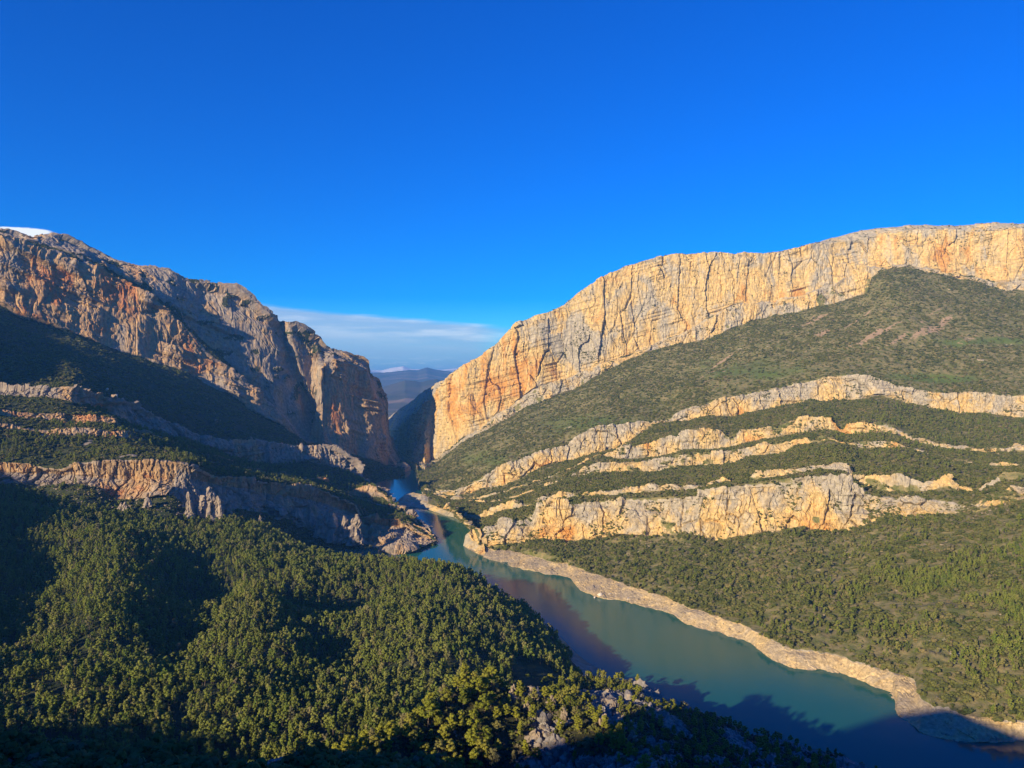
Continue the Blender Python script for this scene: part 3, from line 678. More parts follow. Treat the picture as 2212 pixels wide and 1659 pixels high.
# knolls and hollows that throw the long evening shadows across the wood
def bump5(px, py, Y, rx, ry, h):
    c = at(px, py, Y)
    d = ((S5.G[..., 0] - c[0]) / rx) ** 2 + ((S5.G[..., 1] - c[1]) / ry) ** 2
    S5.G[..., 2] += h * np.exp(-d)
def spine5(p0, p1, w, h):
    a, b_ = at(*p0)[:2], at(*p1)[:2]
    q = S5.G[..., :2]; ab = b_ - a
    t = np.clip(((q - a) @ ab) / (ab @ ab), 0, 1)
    d2 = ((q - a - t[..., None] * ab) ** 2).sum(-1)
    S5.G[..., 2] += h * np.exp(-d2 / w ** 2)
WQ = S5.G[..., :2] + np.stack([fbm(S5.G, 110, 3, 135), fbm(S5.G, 110, 3, 136)], -1) * 34
def spur5(a, b_, w, h):
    a, b_ = np.array(a, float), np.array(b_, float); q = WQ; ab = b_ - a
    t = np.clip(((q - a) @ ab) / (ab @ ab), 0, 1)
    S5.G[..., 2] += h * np.exp(-((q - a - t[..., None] * ab) ** 2).sum(-1) / w ** 2)
spur5((-600, 830), (-425, 520), 32, 15); spur5((-425, 800), (-300, 560), 34, 20); spur5((-225, 740), (-150, 540), 32, 15); spur5((-85, 800), (-55, 570), 34, 8)
spur5((-500, 800), (-382, 540), 27, -9); spur5((-325, 780), (-226, 520), 28, -10); spur5((-155, 780), (-112, 545), 26, -6)
spine5((370, 1310, 640), (760, 1345, 640), 34, 13); spine5((420, 1265, 725), (900, 1300, 730), 32, -8)
spine5((0, 1480, 470), (500, 1500, 465), 28, 7); bump5(820, 1240, 830, 110, 60, 6)
S5.soil = 0.25 * np.ones_like(S5.rock)
S5.weather(seed=32, slope=0.6)
shore5 = S5.G[..., 2] < 10
S5.rock = np.where(shore5, 1.0, S5.rock); S5.tone = np.where(shore5, 0.1, S5.tone)
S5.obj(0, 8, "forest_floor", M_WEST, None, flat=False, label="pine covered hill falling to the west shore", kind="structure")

# ---- spur falling to the water, its crest against the green reach
S6T = [(560, 1760), (700, 1690), (729, 1664), (775, 1634), (845, 1600), (921, 1560), (983, 1508), (1042, 1484), (1107, 1462), (1178, 1440), (1241, 1456), (1271, 1459), (1342, 1468), (1396, 1488), (1437, 1514), (1536, 1548), (1600, 1582), (1712, 1606), (1778, 1628), (1861, 1656), (1890, 1672), (2100, 1760)]
xs = columns(1000, 2100, 2.0)
YN = [(1000, 560), (1042, 590), (1107, 630), (1178, 640), (1271, 610), (1342, 575), (1437, 565), (1536, 558), (1712, 528), (1890, 488), (2100, 440)]
S6 = Sheet(xs, [
    dict(off=(2, 90, -60), n=10, amp=0.3), dict(off=(2, 10, -5), n=6, amp=0.3, rock=0.2),
    dict(y=S6T, Y=YN, n=50, jit=4),
    dict(y=[(1000, 1570), (1107, 1530), (1178, 1520), (1342, 1548), (1536, 1612), (1712, 1660), (1890, 1720), (2100, 1800)], Y=[(1000, 450), (1107, 500), (1178, 510), (1342, 490), (1536, 490), (1890, 440), (2100, 400)], n=60, jit=4),
    dict(y=[(1000, 1720), (1178, 1680), (1342, 1700), (1536, 1720), (1712, 1760), (2100, 1900)], Y=[(1000, 370), (1178, 405), (1342, 385), (1536, 395), (1890, 380), (2100, 340)], n=30, jit=2),
    dict(y=[(1000, 1950), (1342, 1950), (2100, 2150)], Y=[(1000, 275), (1178, 285), (1342, 280), (1890, 260), (2100, 240)], jit=0),
], seed=41, ysm=10)
nr = fbm(S6.G, 22, 3, 91)
S6.rock = np.clip(0.22 + 0.9 * nr + 0.12 * (S6.seg >= 3) + 0.16 * sstep(1050, 1250, S6.px) - 0.5 * sstep(1060, 960, S6.px), 0, 1)
S6.amp = S6.amp * 1.0
P6 = S6.G; n6 = S6.normals()
v_, e_ = blocks(P6, np.array([13, 13, 16]), 311); d6 = 4.0 * fbm(P6, 26, 3, 95) + 3.2 * v_ - 2.0 * np.clip(1 - e_ * 6, 0, 1)
v_, e_ = blocks(P6, np.array([5, 5, 6]), 312); d6 += 1.5 * v_ - 1.0 * np.clip(1 - e_ * 5, 0, 1)
S6.G = P6 + n6 * (d6 * (0.25 + 0.75 * S6.rock))[..., None] * sstep(0, 0.1, np.linspace(0, 1, S6.R))[:, None, None]
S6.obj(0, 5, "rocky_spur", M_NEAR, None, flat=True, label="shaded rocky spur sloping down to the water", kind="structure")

# ---- the near knoll: lit pine flank on its left, crags on its right
S8T = [(500, 1800), (620, 1735), (700, 1690), (729, 1664), (775, 1636), (845, 1600), (921, 1556), (960, 1522), (983, 1500), (1010, 1476), (1030, 1470), (1060, 1480), (1107, 1492), (1178, 1512), (1241, 1540), (1300, 1572), (1350, 1606), (1420, 1690), (1560, 1850)]
Y8 = [(500, 215), (620, 255), (700, 283), (775, 306), (845, 326), (921, 346), (983, 362), (1020, 374), (1060, 375), (1107, 380), (1178, 375), (1241, 365), (1300, 350), (1350, 335), (1420, 310), (1560, 260)]
xs = columns(500, 1560, 2.0)
S8 = Sheet(xs, [
    dict(off=(2, 75, -75), n=10), dict(off=(2, 9, -4), n=6),
    dict(y=S8T, Y=Y8, n=50, jit=3),
    dict(y=[(x, v + np.interp(x, [500, 800, 1000, 1200, 1560], [40, 50, 80, 70, 40])) for x, v in S8T], Y=[(x, v - np.interp(x, [500, 800, 1000, 1200, 1560], [8, 7, 18, 24, 14])) for x, v in Y8], n=60, jit=3),
    dict(y=[(x, v + np.interp(x, [500, 800, 1000, 1200, 1560], [110, 130, 210, 190, 120])) for x, v in S8T], Y=[(x, v - np.interp(x, [500, 800, 1000, 1200, 1560], [18, 20, 42, 50, 26])) for x, v in Y8], n=24, jit=2),
    dict(off=(-2, -50, -45)),
], seed=45, ysm=8)
nr = fbm(S8.G, 20, 3, 191)
S8.rock = np.clip(0.04 + 0.8 * nr + 0.18 * sstep(1060, 1160, S8.px) + 0.15 * (S8.seg >= 3) - 0.35 * sstep(1040, 980, S8.px), 0, 1)
d8 = 4.0 * fbm(S8.G, 24, 3, 195) + 1.0 * vn(S8.G, 5, 198)
v_, e_ = blocks(S8.G, np.array([9, 9, 12]), 301); dr = 3.2 * v_ - 2.0 * np.clip(1 - e_ * 6, 0, 1)
v_, e_ = blocks(S8.G, np.array([3.6, 3.6, 4.5]), 302); dr += 1.2 * v_ - 0.8 * np.clip(1 - e_ * 5, 0, 1)
S8.G = S8.G + S8.normals() * ((0.35 * d8 + (dr + 0.6 * d8) * sstep(0.3, 0.7, S8.rock)) * sstep(0, 0.1, np.linspace(0, 1, S8.R))[:, None])[..., None]
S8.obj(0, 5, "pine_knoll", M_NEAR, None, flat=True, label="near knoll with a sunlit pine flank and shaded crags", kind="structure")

# ---- the shaded hill the camera stands on
S7T = [(-400, 1600), (0, 1612), (100, 1615), (170, 1620), (300, 1630), (450, 1648), (600, 1652), (740, 1646), (830, 1652), (900, 1640), (950, 1650), (1000, 1675), (1100, 1800), (1400, 2100), (2000, 2400), (2600, 2700)]
xs = columns(-400, 2600, 3.0)
S7 = Sheet(xs, [
    dict(off=(1, 22, -60), n=6, amp=0.2),
    dict(y=S7T, Y=[(-400, 130), (0, 140), (450, 142), (600, 146), (740, 155), (900, 168), (950, 170), (1000, 175), (1100, 190), (1400, 140), (2000, 75), (2600, 50)], n=40, rock=0.3, jit=4),
    dict(y=[(-400, 1900), (740, 1950), (1100, 2150), (1400, 2400), (2600, 3000)], Y=[(-400, 82), (740, 82), (1100, 72), (1400, 55), (2600, 28)], n=20, rock=0.3, jit=1),
    dict(y=[(-400, 3000), (2600, 3600)], Y=[(-400, 14), (2600, 9)], n=6, jit=0), dict(y=[(-400, 5000), (2600, 5200)], Y=[(-400, 1.6), (2600, 1.5)], jit=0),
], seed=51)
v_, e_ = blocks(S7.G, np.array([5, 5, 5]), 321); d7 = 1.8 * fbm(S7.G, 12, 3, 101) + 1.3 * v_ - 0.9 * np.clip(1 - e_ * 5, 0, 1)
S7.rock = np.clip(0.12 + 1.0 * fbm(S7.G, 9, 3, 103), 0, 1)
S7.G[..., 2] += d7 * sstep(20, 60, S7.G[..., 1])
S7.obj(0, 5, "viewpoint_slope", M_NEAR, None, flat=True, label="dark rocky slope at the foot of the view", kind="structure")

# ---- the ridge the viewpoint belongs to: it runs on behind the left edge of the view with its unseen crest shaped to cast the long shadows
na, nq = 70, 300
A_, Q_ = np.meshgrid(np.linspace(-420, 900, na), np.linspace(-900, 2450, nq), indexing='ij')
prof = np.interp(Q_, [-900, -200, 0, 60, 94, 122, 140, 178, 190, 219, 235, 250, 300, 415, 469, 520, 700, 870, 915, 960, 1000, 1040, 1100, 1175, 1276, 1370, 1389, 1439, 1500, 1612, 1750, 1873, 1923, 1993, 2100, 2450],
                 [520, 420, 365, 335, 328, 335, 338, 318, 307, 286, 270, 254, 244, 236, 212, 195, 190, 205, 300, 322, 328, 332, 345, 375, 430, 470, 487, 527, 550, 592, 630, 662, 690, 700, 700, 600])
Zh = prof - 0.50 * np.maximum(0, 300 - A_) - 0.30 * np.maximum(0, A_ - 320)
XY = A_[..., None] * SH + Q_[..., None] * SQ
P = np.concatenate([XY, Zh[..., None]], -1)
P[..., 2] += 10 * fbm(P * np.array([1, 1, 0]), 120, 3, 111) * (1 - np.exp(-((A_ - 300) / 60) ** 2)) * sstep(-420, 0, A_) + 4 * fbm(P * np.array([1, 1, 0]), 26, 3, 112) - 30 * sstep(-200, -420, A_)
idx = np.arange(na * nq).reshape(na, nq)
f = np.stack([idx[:-1, :-1], idx[1:, :-1], idx[1:, 1:], idx[:-1, 1:]], -1).reshape(-1, 4)
z0 = np.zeros(na * nq)
link("southwest_ridge", mesh_np("southwest_ridge", P.reshape(-1, 3), f, [M_WEST], dict(rock=z0, tone=z0, green=z0, soil=z0), True), None, label="unseen shadow-casting ridge running behind the viewpoint along the west side", kind="structure")

# ------------------------------------------------------------------ water
b = MatB("reservoir_water")
b.color((0.018, 0.112, 0.084))
b.bsdf.inputs['Roughness'].default_value = 0.10
b.bsdf.inputs['IOR'].default_value = 1.33
b.bsdf.inputs['Specular IOR Level'].default_value = 0.18
w1 = b.noise(b.scaled(1 / 3.0, 1 / 3.0, 1), 1.0, 3, 0.5)
w2 = b.noise(b.scaled(1 / 50, 1 / 90, 1), 1.0, 3, 0.5)
b.bump(b.math('MULTIPLY', w1, b.ramp(w2, 0.3, 0.7, 0.3, 1.0)), 0.5, 0.12)
me = mesh_np("water", [(-2500, 200, 0), (2500, 200, 0), (2500, 4200, 0), (-2500, 4200, 0)], [(0, 1, 2, 3)], [b.m])
link("water", me, label="still green reservoir winding into the gorge", kind="structure")

# ------------------------------------------------------------------ far country beyond the gorge
def far_material(name, a, b_, c, snow=None):
    m = MatB(name)
    n = m.noise(m.scaled(1 / 900, 1 / 900, 1 / 300), 1.0, 6, 0.6)
    n2 = m.noise(m.scaled(1 / 2600, 1 / 500, 1 / 900), 1.0, 5, 0.6)
    col = m.mix(m.ramp(n, 0.38, 0.58), a, b_)
    col = m.mix(m.ramp(n2, 0.54, 0.66), col, c)
    if snow:
        sp = N(m.n, 'ShaderNodeSeparateXYZ'); m.l.new(m.pos, sp.inputs[0])
        col = m.mix(m.ramp(m.math('ADD', sp.outputs[2], m.math('MULTIPLY', m.math('SUBTRACT', n, 0.5), 600)), snow - 60, snow + 60), col, (0.85, 0.86, 0.88))
    m.color(col)
    return m.m
M_PLAIN = far_material("far_fields", (0.09, 0.10, 0.05), (0.16, 0.13, 0.085), (0.22, 0.20, 0.09))
M_FAR = far_material("far_wooded_hills", (0.045, 0.055, 0.035), (0.085, 0.080, 0.055), (0.22, 0.16, 0.11))
M_SNOW = far_material("snowy_range", (0.10, 0.11, 0.12), (0.16, 0.17, 0.18), (0.3, 0.3, 0.3), snow=640)
def far_sheet(name, top, Y, depth, zbot, mat, label, amp, seed):
    xs_ = columns(400, 1500, 2.5, 400, 1500)
    rows = [dict(off=(1, depth, -Y * 0.008), n=3), dict(y=top, Y=lambda x: np.full(len(x), float(Y)), n=30, amp=1, jit=1.2, free=1), dict(off=(1, -depth, 0))]
    S = Sheet(xs_, rows, seed=seed, ysm=0)
    last = S.base[S.bounds[1]].copy(); k = (Y - depth) / Y
    for r in range(S.bounds[1], S.R):
        t = S.v[r]
        S.G[r] = last; S.G[r, :, :2] *= 1 - t * (1 - k); S.G[r, :, 2] = zbot + (last[:, 2] - zbot) * (1 - t) ** 1.3
    w = (np.minimum(S.v, 1 - S.v) * 4).clip(0, 1)[:, None]
    S.G[..., 2] += amp * (0.5 - np.abs(fbm(S.G * np.array([1, 1, 0]), depth * 0.5, 4, seed))) * w
    S.obj(0, 3, name, mat, None, flat=False, label=label, kind="structure")
far_sheet("wooded_hill", [(400, 842), (700, 842), (790, 841), (826, 838), (855, 828), (875, 821), (912, 825), (929, 821), (944, 818), (956, 822), (1000, 830), (1500, 835)], 9500, 2200, 10, M_FAR, "dark wooded hill in the plain beyond the gorge", 60, 5)
far_sheet("distant_mountain", [(400, 806), (700, 808), (798, 806), (837, 805), (867, 801), (887, 799), (902, 800), (922, 794), (947, 799), (979, 803), (1100, 806), (1500, 806)], 16500, 5000, 10, M_FAR, "hazy blue mountain on the horizon between the cliffs", 200, 6)
far_sheet("snowy_mountain_range", [(400, 798), (600, 794), (700, 800), (790, 797), (812, 801), (830, 799), (855, 794), (870, 791), (885, 796), (930, 799), (955, 798), (985, 796), (1100, 800), (1500, 797)], 25000, 3500, 200, M_SNOW, "snow covered range on the far horizon", 250, 7)
gx_, gy_ = np.meshgrid(np.linspace(-1, 1, 160), np.linspace(0, 1, 160))
Yp = 3400 + gy_ ** 2 * 50000
Pp = np.stack([gx_ * (Yp * 0.55 + 1000), Yp, 4 + 0 * Yp], -1)
Pp[..., 2] += (12 * fbm(Pp, 1500, 3, 120) + 12) * sstep(3400, 5000, Yp)
idx = np.arange(160 * 160).reshape(160, 160)
f = np.stack([idx[:-1, :-1], idx[:-1, 1:], idx[1:, 1:], idx[1:, :-1]], -1).reshape(-1, 4)
link("plain", mesh_np("plain", Pp.reshape(-1, 3), f, [M_PLAIN], None, True), label="flat farmland beyond the gorge", kind="structure")
# ground under and round everything, to the horizon
n_ = 60
gx_, gy_ = np.meshgrid(np.linspace(-60000, 60000, n_), np.linspace(-60000, 60000, n_))
Pg = np.stack([gx_, gy_, np.full_like(gx_, -45.0)], -1)
idx = np.arange(n_ * n_).reshape(n_, n_)
f = np.stack([idx[:-1, :-1], idx[:-1, 1:], idx[1:, 1:], idx[1:, :-1]], -1).reshape(-1, 4)
link("ground", mesh_np("ground", Pg.reshape(-1, 3), f, [M_PLAIN]), label="valley ground reaching to the horizon", kind="structure")

# ------------------------------------------------------------------ trees and scrub
def ico():
    t = (1 + 5 ** .5) / 2
    v = np.array([(-1, t, 0), (1, t, 0), (-1, -t, 0), (1, -t, 0), (0, -1, t), (0, 1, t), (0, -1, -t), (0, 1, -t), (t, 0, -1), (t, 0, 1), (-t, 0, -1), (-t, 0, 1)], float)
    v /= np.linalg.norm(v[0])
    f = np.array([(0, 11, 5), (0, 5, 1), (0, 1, 7), (0, 7, 10), (0, 10, 11), (1, 5, 9), (5, 11, 4), (11, 10, 2), (10, 7, 6), (7, 1, 8), (3, 9, 4), (3, 4, 2), (3, 2, 6), (3, 6, 8), (3, 8, 9), (4, 9, 5), (2, 4, 11), (6, 2, 10), (8, 6, 7), (9, 8, 1)])
    return v, f
ICO_V, ICO_F = ico()

def unit(r, n):
    v = r.normal(size=(n, 3)); return v / np.linalg.norm(v, axis=1, keepdims=True)

def crown_geo(r, centres, radii, n_leaf, leaf, core=0.72, up=0.35):
    """leaf tufts spread over lumpy clumps; each clump has a rough core so the crown is not see-through everywhere"""
    V, Fc, o = [], [], 0
    for c, rad in zip(centres, radii):
        rad = np.asarray(rad, float)
        if core > 0:
            v = ICO_V * rad * core * (0.8 + 0.45 * r.random((12, 1))) + c
            V.append(v); Fc.append(ICO_F + o); o += 12
        n = n_leaf
        d = unit(r, n); d[:, 2] = d[:, 2] * 0.9 + 0.15
        p = c + d * rad * (0.72 + 0.42 * r.random((n, 1)))
        nrm = d + 0.55 * unit(r, n); nrm[:, 2] += up; nrm /= np.linalg.norm(nrm, axis=1, keepdims=True)
        t1 = np.cross(nrm, unit(r, n)); t1 /= np.linalg.norm(t1, axis=1, keepdims=True) + 1e-9
        t2 = np.cross(nrm, t1)
        s = leaf * (0.6 + 0.8 * r.random((n, 1)))
        tri = np.stack([p - t1 * s * 0.5 - t2 * s * 0.3, p + t1 * s * 0.5 - t2 * s * 0.35, p + t2 * s * 0.75], 1).reshape(-1, 3)
        V.append(tri); Fc.append(np.arange(3 * n).reshape(-1, 3) + o); o += 3 * n
    return np.concatenate(V), np.concatenate(Fc)

def tube(pts, rads, k=6):
    V, Fc = [], []
    for p, rr in zip(pts, rads):
        a = np.arange(k) / k * 2 * math.pi
        V.append(np.stack([p[0] + rr * np.cos(a), p[1] + rr * np.sin(a), np.full(k, p[2])], 1))
    for i in range(len(pts) - 1):
        for j in range(k):
            a, b_ = i * k + j, i * k + (j + 1) % k
            Fc += [(a, b_, b_ + k), (a, b_ + k, a + k)]
    return np.concatenate(V), np.array(Fc)

def pine(seed, n_clump, n_leaf, leaf, shape='round', h=1.0):
    """unit-height pine: crown clumps in an uneven envelope, tapered trunk with limbs"""
    r = np.random.default_rng(seed)
    cs, rs = [], []
    low = {'round': 0.36, 'cone': 0.18, 'broad': 0.42}[shape]
    wid = {'round': 0.22, 'cone': 0.19, 'broad': 0.33}[shape]
    lean = r.normal(size=2) * 0.03
    for i in range(n_clump):
        t = (i + r.random() * 0.8) / n_clump
        z = low + (0.97 - low) * t
        if shape == 'cone': e = wid * (1 - t) ** 0.75 + 0.025
        else: e = wid * math.sin(math.pi * (0.22 + 0.72 * t)) ** 0.8 + 0.02
        a = i * 2.399 + r.random() * 1.2
        q = e * (0.25 + 0.75 * r.random())
        cs.append((q * math.cos(a) + lean[0] * z, q * math.sin(a) + lean[1] * z, z - 0.02))
        k = (0.085 if shape != 'cone' else 0.07) * (0.7 + 0.6 * r.random()) * (1.15 - 0.45 * t) * (14 / n_clump) ** 0.33
        rs.append((k * 1.25, k * 1.25, k * 0.85))
    V, Fc = crown_geo(r, np.array(cs), rs, n_leaf, leaf)
    tv, tf = tube([(lean[0] * z, lean[1] * z, z) for z in (-0.06, 0.0, 0.3, 0.62, 0.9)], [0.026, 0.021, 0.016, 0.010, 0.003])
    TV, TF, o = [tv], [tf], len(tv)
    for c in cs[:max(4, n_clump // 2)]:
        c = np.array(c); b0 = np.array([lean[0] * c[2], lean[1] * c[2], c[2] - 0.09])
        lv, lf = tube([b0, (b0 + c) / 2 + np.array([0, 0, -0.008]), c], [0.007, 0.005, 0.002], 4)
        TV.append(lv); TF.append(lf + o); o += len(lv)
    return V, Fc, np.concatenate(TV), np.concatenate(TF)

def joined(name, crown, trunk, mats):
    cv, cf = crown
    if trunk is None: return bpy.data.objects.new(name, mesh_np(name, cv, cf, mats[:1]))
    tv, tf = trunk
    V = np.concatenate([cv, tv]); Fc = np.concatenate([cf, tf + len(cv)])
    return bpy.data.objects.new(name, mesh_np(name, V, Fc, mats, mat_idx=np.concatenate([np.zeros(len(cf)), np.ones(len(tf))])))

def stuff(name, pts, scl, protos, seed, label, parent=None, cat=None):
    """one object that carries many small plants as instances"""
    r = np.random.default_rng(seed); n = len(pts)
    me = bpy.data.meshes.new(name)
    me.vertices.add(n); me.vertices.foreach_set("co", np.asarray(pts, np.float32).ravel())
    a = me.attributes.new("inst_scale", 'FLOAT_VECTOR', 'POINT'); a.data.foreach_set("vector", np.asarray(scl, np.float32).ravel())
    rot = np.stack([r.normal(size=n) * 0.05, r.normal(size=n) * 0.05, r.random(n) * 6.283], 1)
    a = me.attributes.new("inst_rot", 'FLOAT_VECTOR', 'POINT'); a.data.foreach_set("vector", rot.astype(np.float32).ravel())
    a = me.attributes.new("inst_kind", 'INT', 'POINT'); a.data.foreach_set("value", r.integers(0, len(protos), n).astype(np.int32))
    o = link(name, me, parent, label=label, kind="stuff")
    ng = bpy.data.node_groups.new(name + "_nodes", 'GeometryNodeTree')
    ng.interface.new_socket("Geometry", in_out='INPUT', socket_type='NodeSocketGeometry')
    ng.interface.new_socket("Geometry", in_out='OUTPUT', socket_type='NodeSocketGeometry')
    nn, ll = ng.nodes, ng.links
    gi, go = nn.new('NodeGroupInput'), nn.new('NodeGroupOutput')
    iop = nn.new('GeometryNodeInstanceOnPoints'); jn = nn.new('GeometryNodeJoinGeometry')
    for p in reversed(protos):
        oi = nn.new('GeometryNodeObjectInfo'); oi.inputs['Object'].default_value = p; oi.inputs['As Instance'].default_value = False
        gt = nn.new('GeometryNodeGeometryToInstance')
        ll.new(oi.outputs['Geometry'], gt.inputs[0]); ll.new(gt.outputs[0], jn.inputs[0])
    def na(nm, dt):
        k = nn.new('GeometryNodeInputNamedAttribute'); k.data_type = dt; k.inputs[0].default_value = nm; return k.outputs[0]
    m2p = nn.new('GeometryNodeMeshToPoints')
    ll.new(gi.outputs[0], m2p.inputs[0]); ll.new(m2p.outputs[0], iop.inputs['Points'])
    ll.new(jn.outputs[0], iop.inputs['Instance'])
    iop.inputs['Pick Instance'].default_value = True
    ll.new(na("inst_kind", 'INT'), iop.inputs['Instance Index'])
    ll.new(na("inst_scale", 'FLOAT_VECTOR'), iop.inputs['Scale'])
    e2r = nn.new('FunctionNodeEulerToRotation'); ll.new(na("inst_rot", 'FLOAT_VECTOR'), e2r.inputs[0]); ll.new(e2r.outputs[0], iop.inputs['Rotation'])
    ll.new(iop.outputs[0], go.inputs[0])
    md = o.modifiers.new("plants", 'NODES'); md.node_group = ng
    return o

# low-detail plants for the masses
PINES = []
for k in range(8):
    cv, cf, tv, tf = pine(100 + k, [12, 16, 10, 13, 15, 18, 9, 14][k], 24, 0.075, ['round', 'cone', 'round', 'broad', 'cone', 'cone', 'broad', 'round'][k])
    PINES.append(joined("wood_pine_shape", (cv, cf), (tv, tf), [M_PINE, M_BARK]))
BUSHES = []
for k in range(5):
    r = np.random.default_rng(200 + k); m = 5
    cs = r.normal(size=(m, 3)) * np.array([0.3, 0.3, 0.12]) + np.array([0, 0, 0.36])
    BUSHES.append(joined("scrub_shape", crown_geo(r, cs, [np.array([.34, .34, .30]) * (0.7 + 0.6 * r.random()) for _ in range(m)], 10, 0.22, 0.85), None, [M_BUSH]))

def scales(n, lo, hi, seed, flat=1.0):
    r = np.random.default_rng(seed); s = lo + (hi - lo) * r.random(n) ** 1.7
    w = s * (0.85 + 0.35 * r.random(n))
    return np.stack([w, w, s * flat], 1)

one = lambda S: np.ones_like(S.rock)
# ---- the pine wood on the middle hill
clump = 0.55 + 0.45 * sstep(-0.45, 0.1, fbm(S5.G, 30, 3, 130))
d5 = clump * (S5.px < np.where(S5.G[..., 1] < 600, 1105, 1235)) * (S5.G[..., 2] > 9) * np.isin(S5.seg, (1, 2, 3, 4, 5, 6))
p5 = S5.scatter(22500, d5, 131, pad=380)
s5 = scales(len(p5), 4.2, 12.0, 132) * np.array([0.86, 0.86, 1.0])
stuff("pine_wood", p5, s5, PINES, 133, "dense pine wood covering the middle hill")

# ---- scrub on the east slopes
slope_d = (E.rock < 0.5) * (0.35 + 0.65 * sstep(-0.3, 0.3, fbm(E.G, 45, 3, 140)))
slope_d = slope_d * (1 - 0.8 * np.clip(E.soil * 1.6, 0, 1)) * (1 - 0.75 * np.clip(E.green * 1.5, 0, 1))
far_d = slope_d * np.isin(E.seg, (4, 6))
near_d = slope_d * (E.seg >= 8) * (E.seg <= 16)
pA = E.scatter(26000, far_d, 141); pB = E.scatter(46000, near_d, 142)
stuff("upper_scrub", pA, scales(len(pA), 2.2, 6.5, 143, 0.8), BUSHES, 144, "dark scrub dotted over the slope under the long cliff")
stuff("lower_scrub", pB, scales(len(pB), 1.7, 6.4, 145, 0.85), BUSHES, 146, "olive scrub covering the slopes above the east shore")
ledges = ((E.seg == 3) * (0.5 + 5 * np.exp(-(((E.px - 1245) / 45) ** 2 + ((E.py - 750) / 40) ** 2))) + np.isin(E.seg, (5, 7, 9, 11, 13, 15))) * (fbm(E.G, 22, 3, 147) > 0.28)
pC = E.scatter(6500, ledges * 1.0, 148)
stuff("ledge_bushes", pC, scales(len(pC), 1.6, 4.2, 149, 0.8), BUSHES, 150, "bushes rooted on ledges of the sunlit cliffs")
rim = np.concatenate([E.scatter(500, (np.isin(E.seg, (1, 2))) * 1.0 * one(E), 151), E.scatter(700, (E.seg == 2) * one(E), 152)])
stuff("rim_bushes", rim, scales(len(rim), 2, 4.5, 152, 0.7), BUSHES, 153, "scrub along the summit plateau of the sunlit wall")
# pines of the lower east slope
def eb(px, py, rx, ry): return np.exp(-(((E.px - px) / rx) ** 2 + ((E.py - py) / ry) ** 2))
pd = (E.seg == 16) * (1.0 * eb(2120, 1330, 170, 110) + 0.5 * eb(2000, 1270, 120, 50) + 0.25 * eb(1820, 1320, 120, 40) + 0.04) + 0.12 * (E.seg >= 8) * (E.seg < 15) * eb(2000, 940, 200, 60)
pd = pd * (E.rock < 0.5) * sstep(-0.4, 0.2, fbm(E.G, 40, 2, 154))
pD = E.scatter(3000, pd, 155)
stuff("hillside_pines", pD, scales(len(pD), 4.5, 9.5, 156) * np.array([.9, .9, 1]), PINES, 157, "scattered pines on the lower east slope")

# fallen blocks below the bands and along the shore
bk = MatB("fallen_limestone"); bk.color(bk.mix(bk.noise(bk.scaled(.3, .3, .3), 1.0, 4), (0.17, 0.145, 0.115), (0.34, 0.275, 0.185))); M_ROCK = bk.m
def rock_geo(seed):
    r = np.random.default_rng(seed)
    v = ICO_V.copy(); f = [tuple(t) for t in ICO_F]
    mid, nf = {}, []
    v = list(map(np.array, v))
    for a, b_, c in f:
        k = []
        for p, q in ((a, b_), (b_, c), (c, a)):
            e = (min(p, q), max(p, q))
            if e not in mid: mid[e] = len(v); w = v[p] + v[q]; v.append(w / np.linalg.norm(w))
            k.append(mid[e])
        nf += [(a, k[0], k[2]), (b_, k[1], k[0]), (c, k[2], k[1]), tuple(k)]
    v = np.array(v)
    for _ in range(12):                                         # flat fracture faces
        n = unit(r, 1)[0]; d = v @ n; lim = 0.32 + 0.35 * r.random()
        v = v - np.outer(np.maximum(d - lim, 0), n)
    return v * np.array([1, 0.85, 0.7]) * (0.94 + 0.1 * r.random((len(v), 1))), np.array(nf)
ROCKS = [bpy.data.objects.new("block_shape", mesh_np("block_shape", *rock_geo(500 + k), [M_ROCK])) for k in range(5)]
feet = np.isin(E.seg, (8, 10, 12, 14, 16)) * np.exp(-E.v / 0.10)[:, None] + (E.seg == 17) * 0.45 + 0.05 * (E.seg == 16)
pK = E.scatter(4200, feet * one(E), 158)
stuff("fallen_blocks", pK, scales(len(pK), 0.5, 2.8, 159), ROCKS, 159, "pale limestone blocks strewn below the ledges and along the east shore")

# ---- scrub and pines on the west side
tal = (Wm.seg == 4) * (Wm.rock < 0.5) * (0.4 + 0.6 * sstep(-0.3, 0.3, fbm(Wm.G, 40, 3, 160)))
pE = Wm.scatter(11000, tal, 161)
stuff("talus_scrub", pE, scales(len(pE), 1.8, 6.0, 162, 0.85), BUSHES, 163, "scrub and small trees on the shaded talus under the massif")
led = (np.isin(Wm.seg, (1, 2))) * (Wm.rock < 0.5)
pF = Wm.scatter(2500, led * 1.0, 164)
stuff("slab_bushes", pF, scales(len(pF), 1.8, 4.5, 165, 0.8), BUSHES, 166, "bushes clinging to the shaded slabs of the massif")
bd = np.isin(Wb.seg, (2, 4, 6, 9)) * (Wb.rock < 0.5) * 1.0
pG = Wb.scatter(11000, bd, 167)
stuff("bench_scrub", pG, scales(len(pG), 1.5, 4.5, 168, 0.85), BUSHES, 169, "scrub on the stepped benches of the west bank")
pH = Wb.scatter(2300, np.isin(Wb.seg, (2, 4, 6, 9)) * sstep(-0.2, 0.3, fbm(Wb.G, 50, 2, 170)) * one(Wb), 171)
stuff("bench_pines", pH, scales(len(pH), 4.5, 9.0, 172), PINES, 173, "pines growing on the benches between the west cliffs")

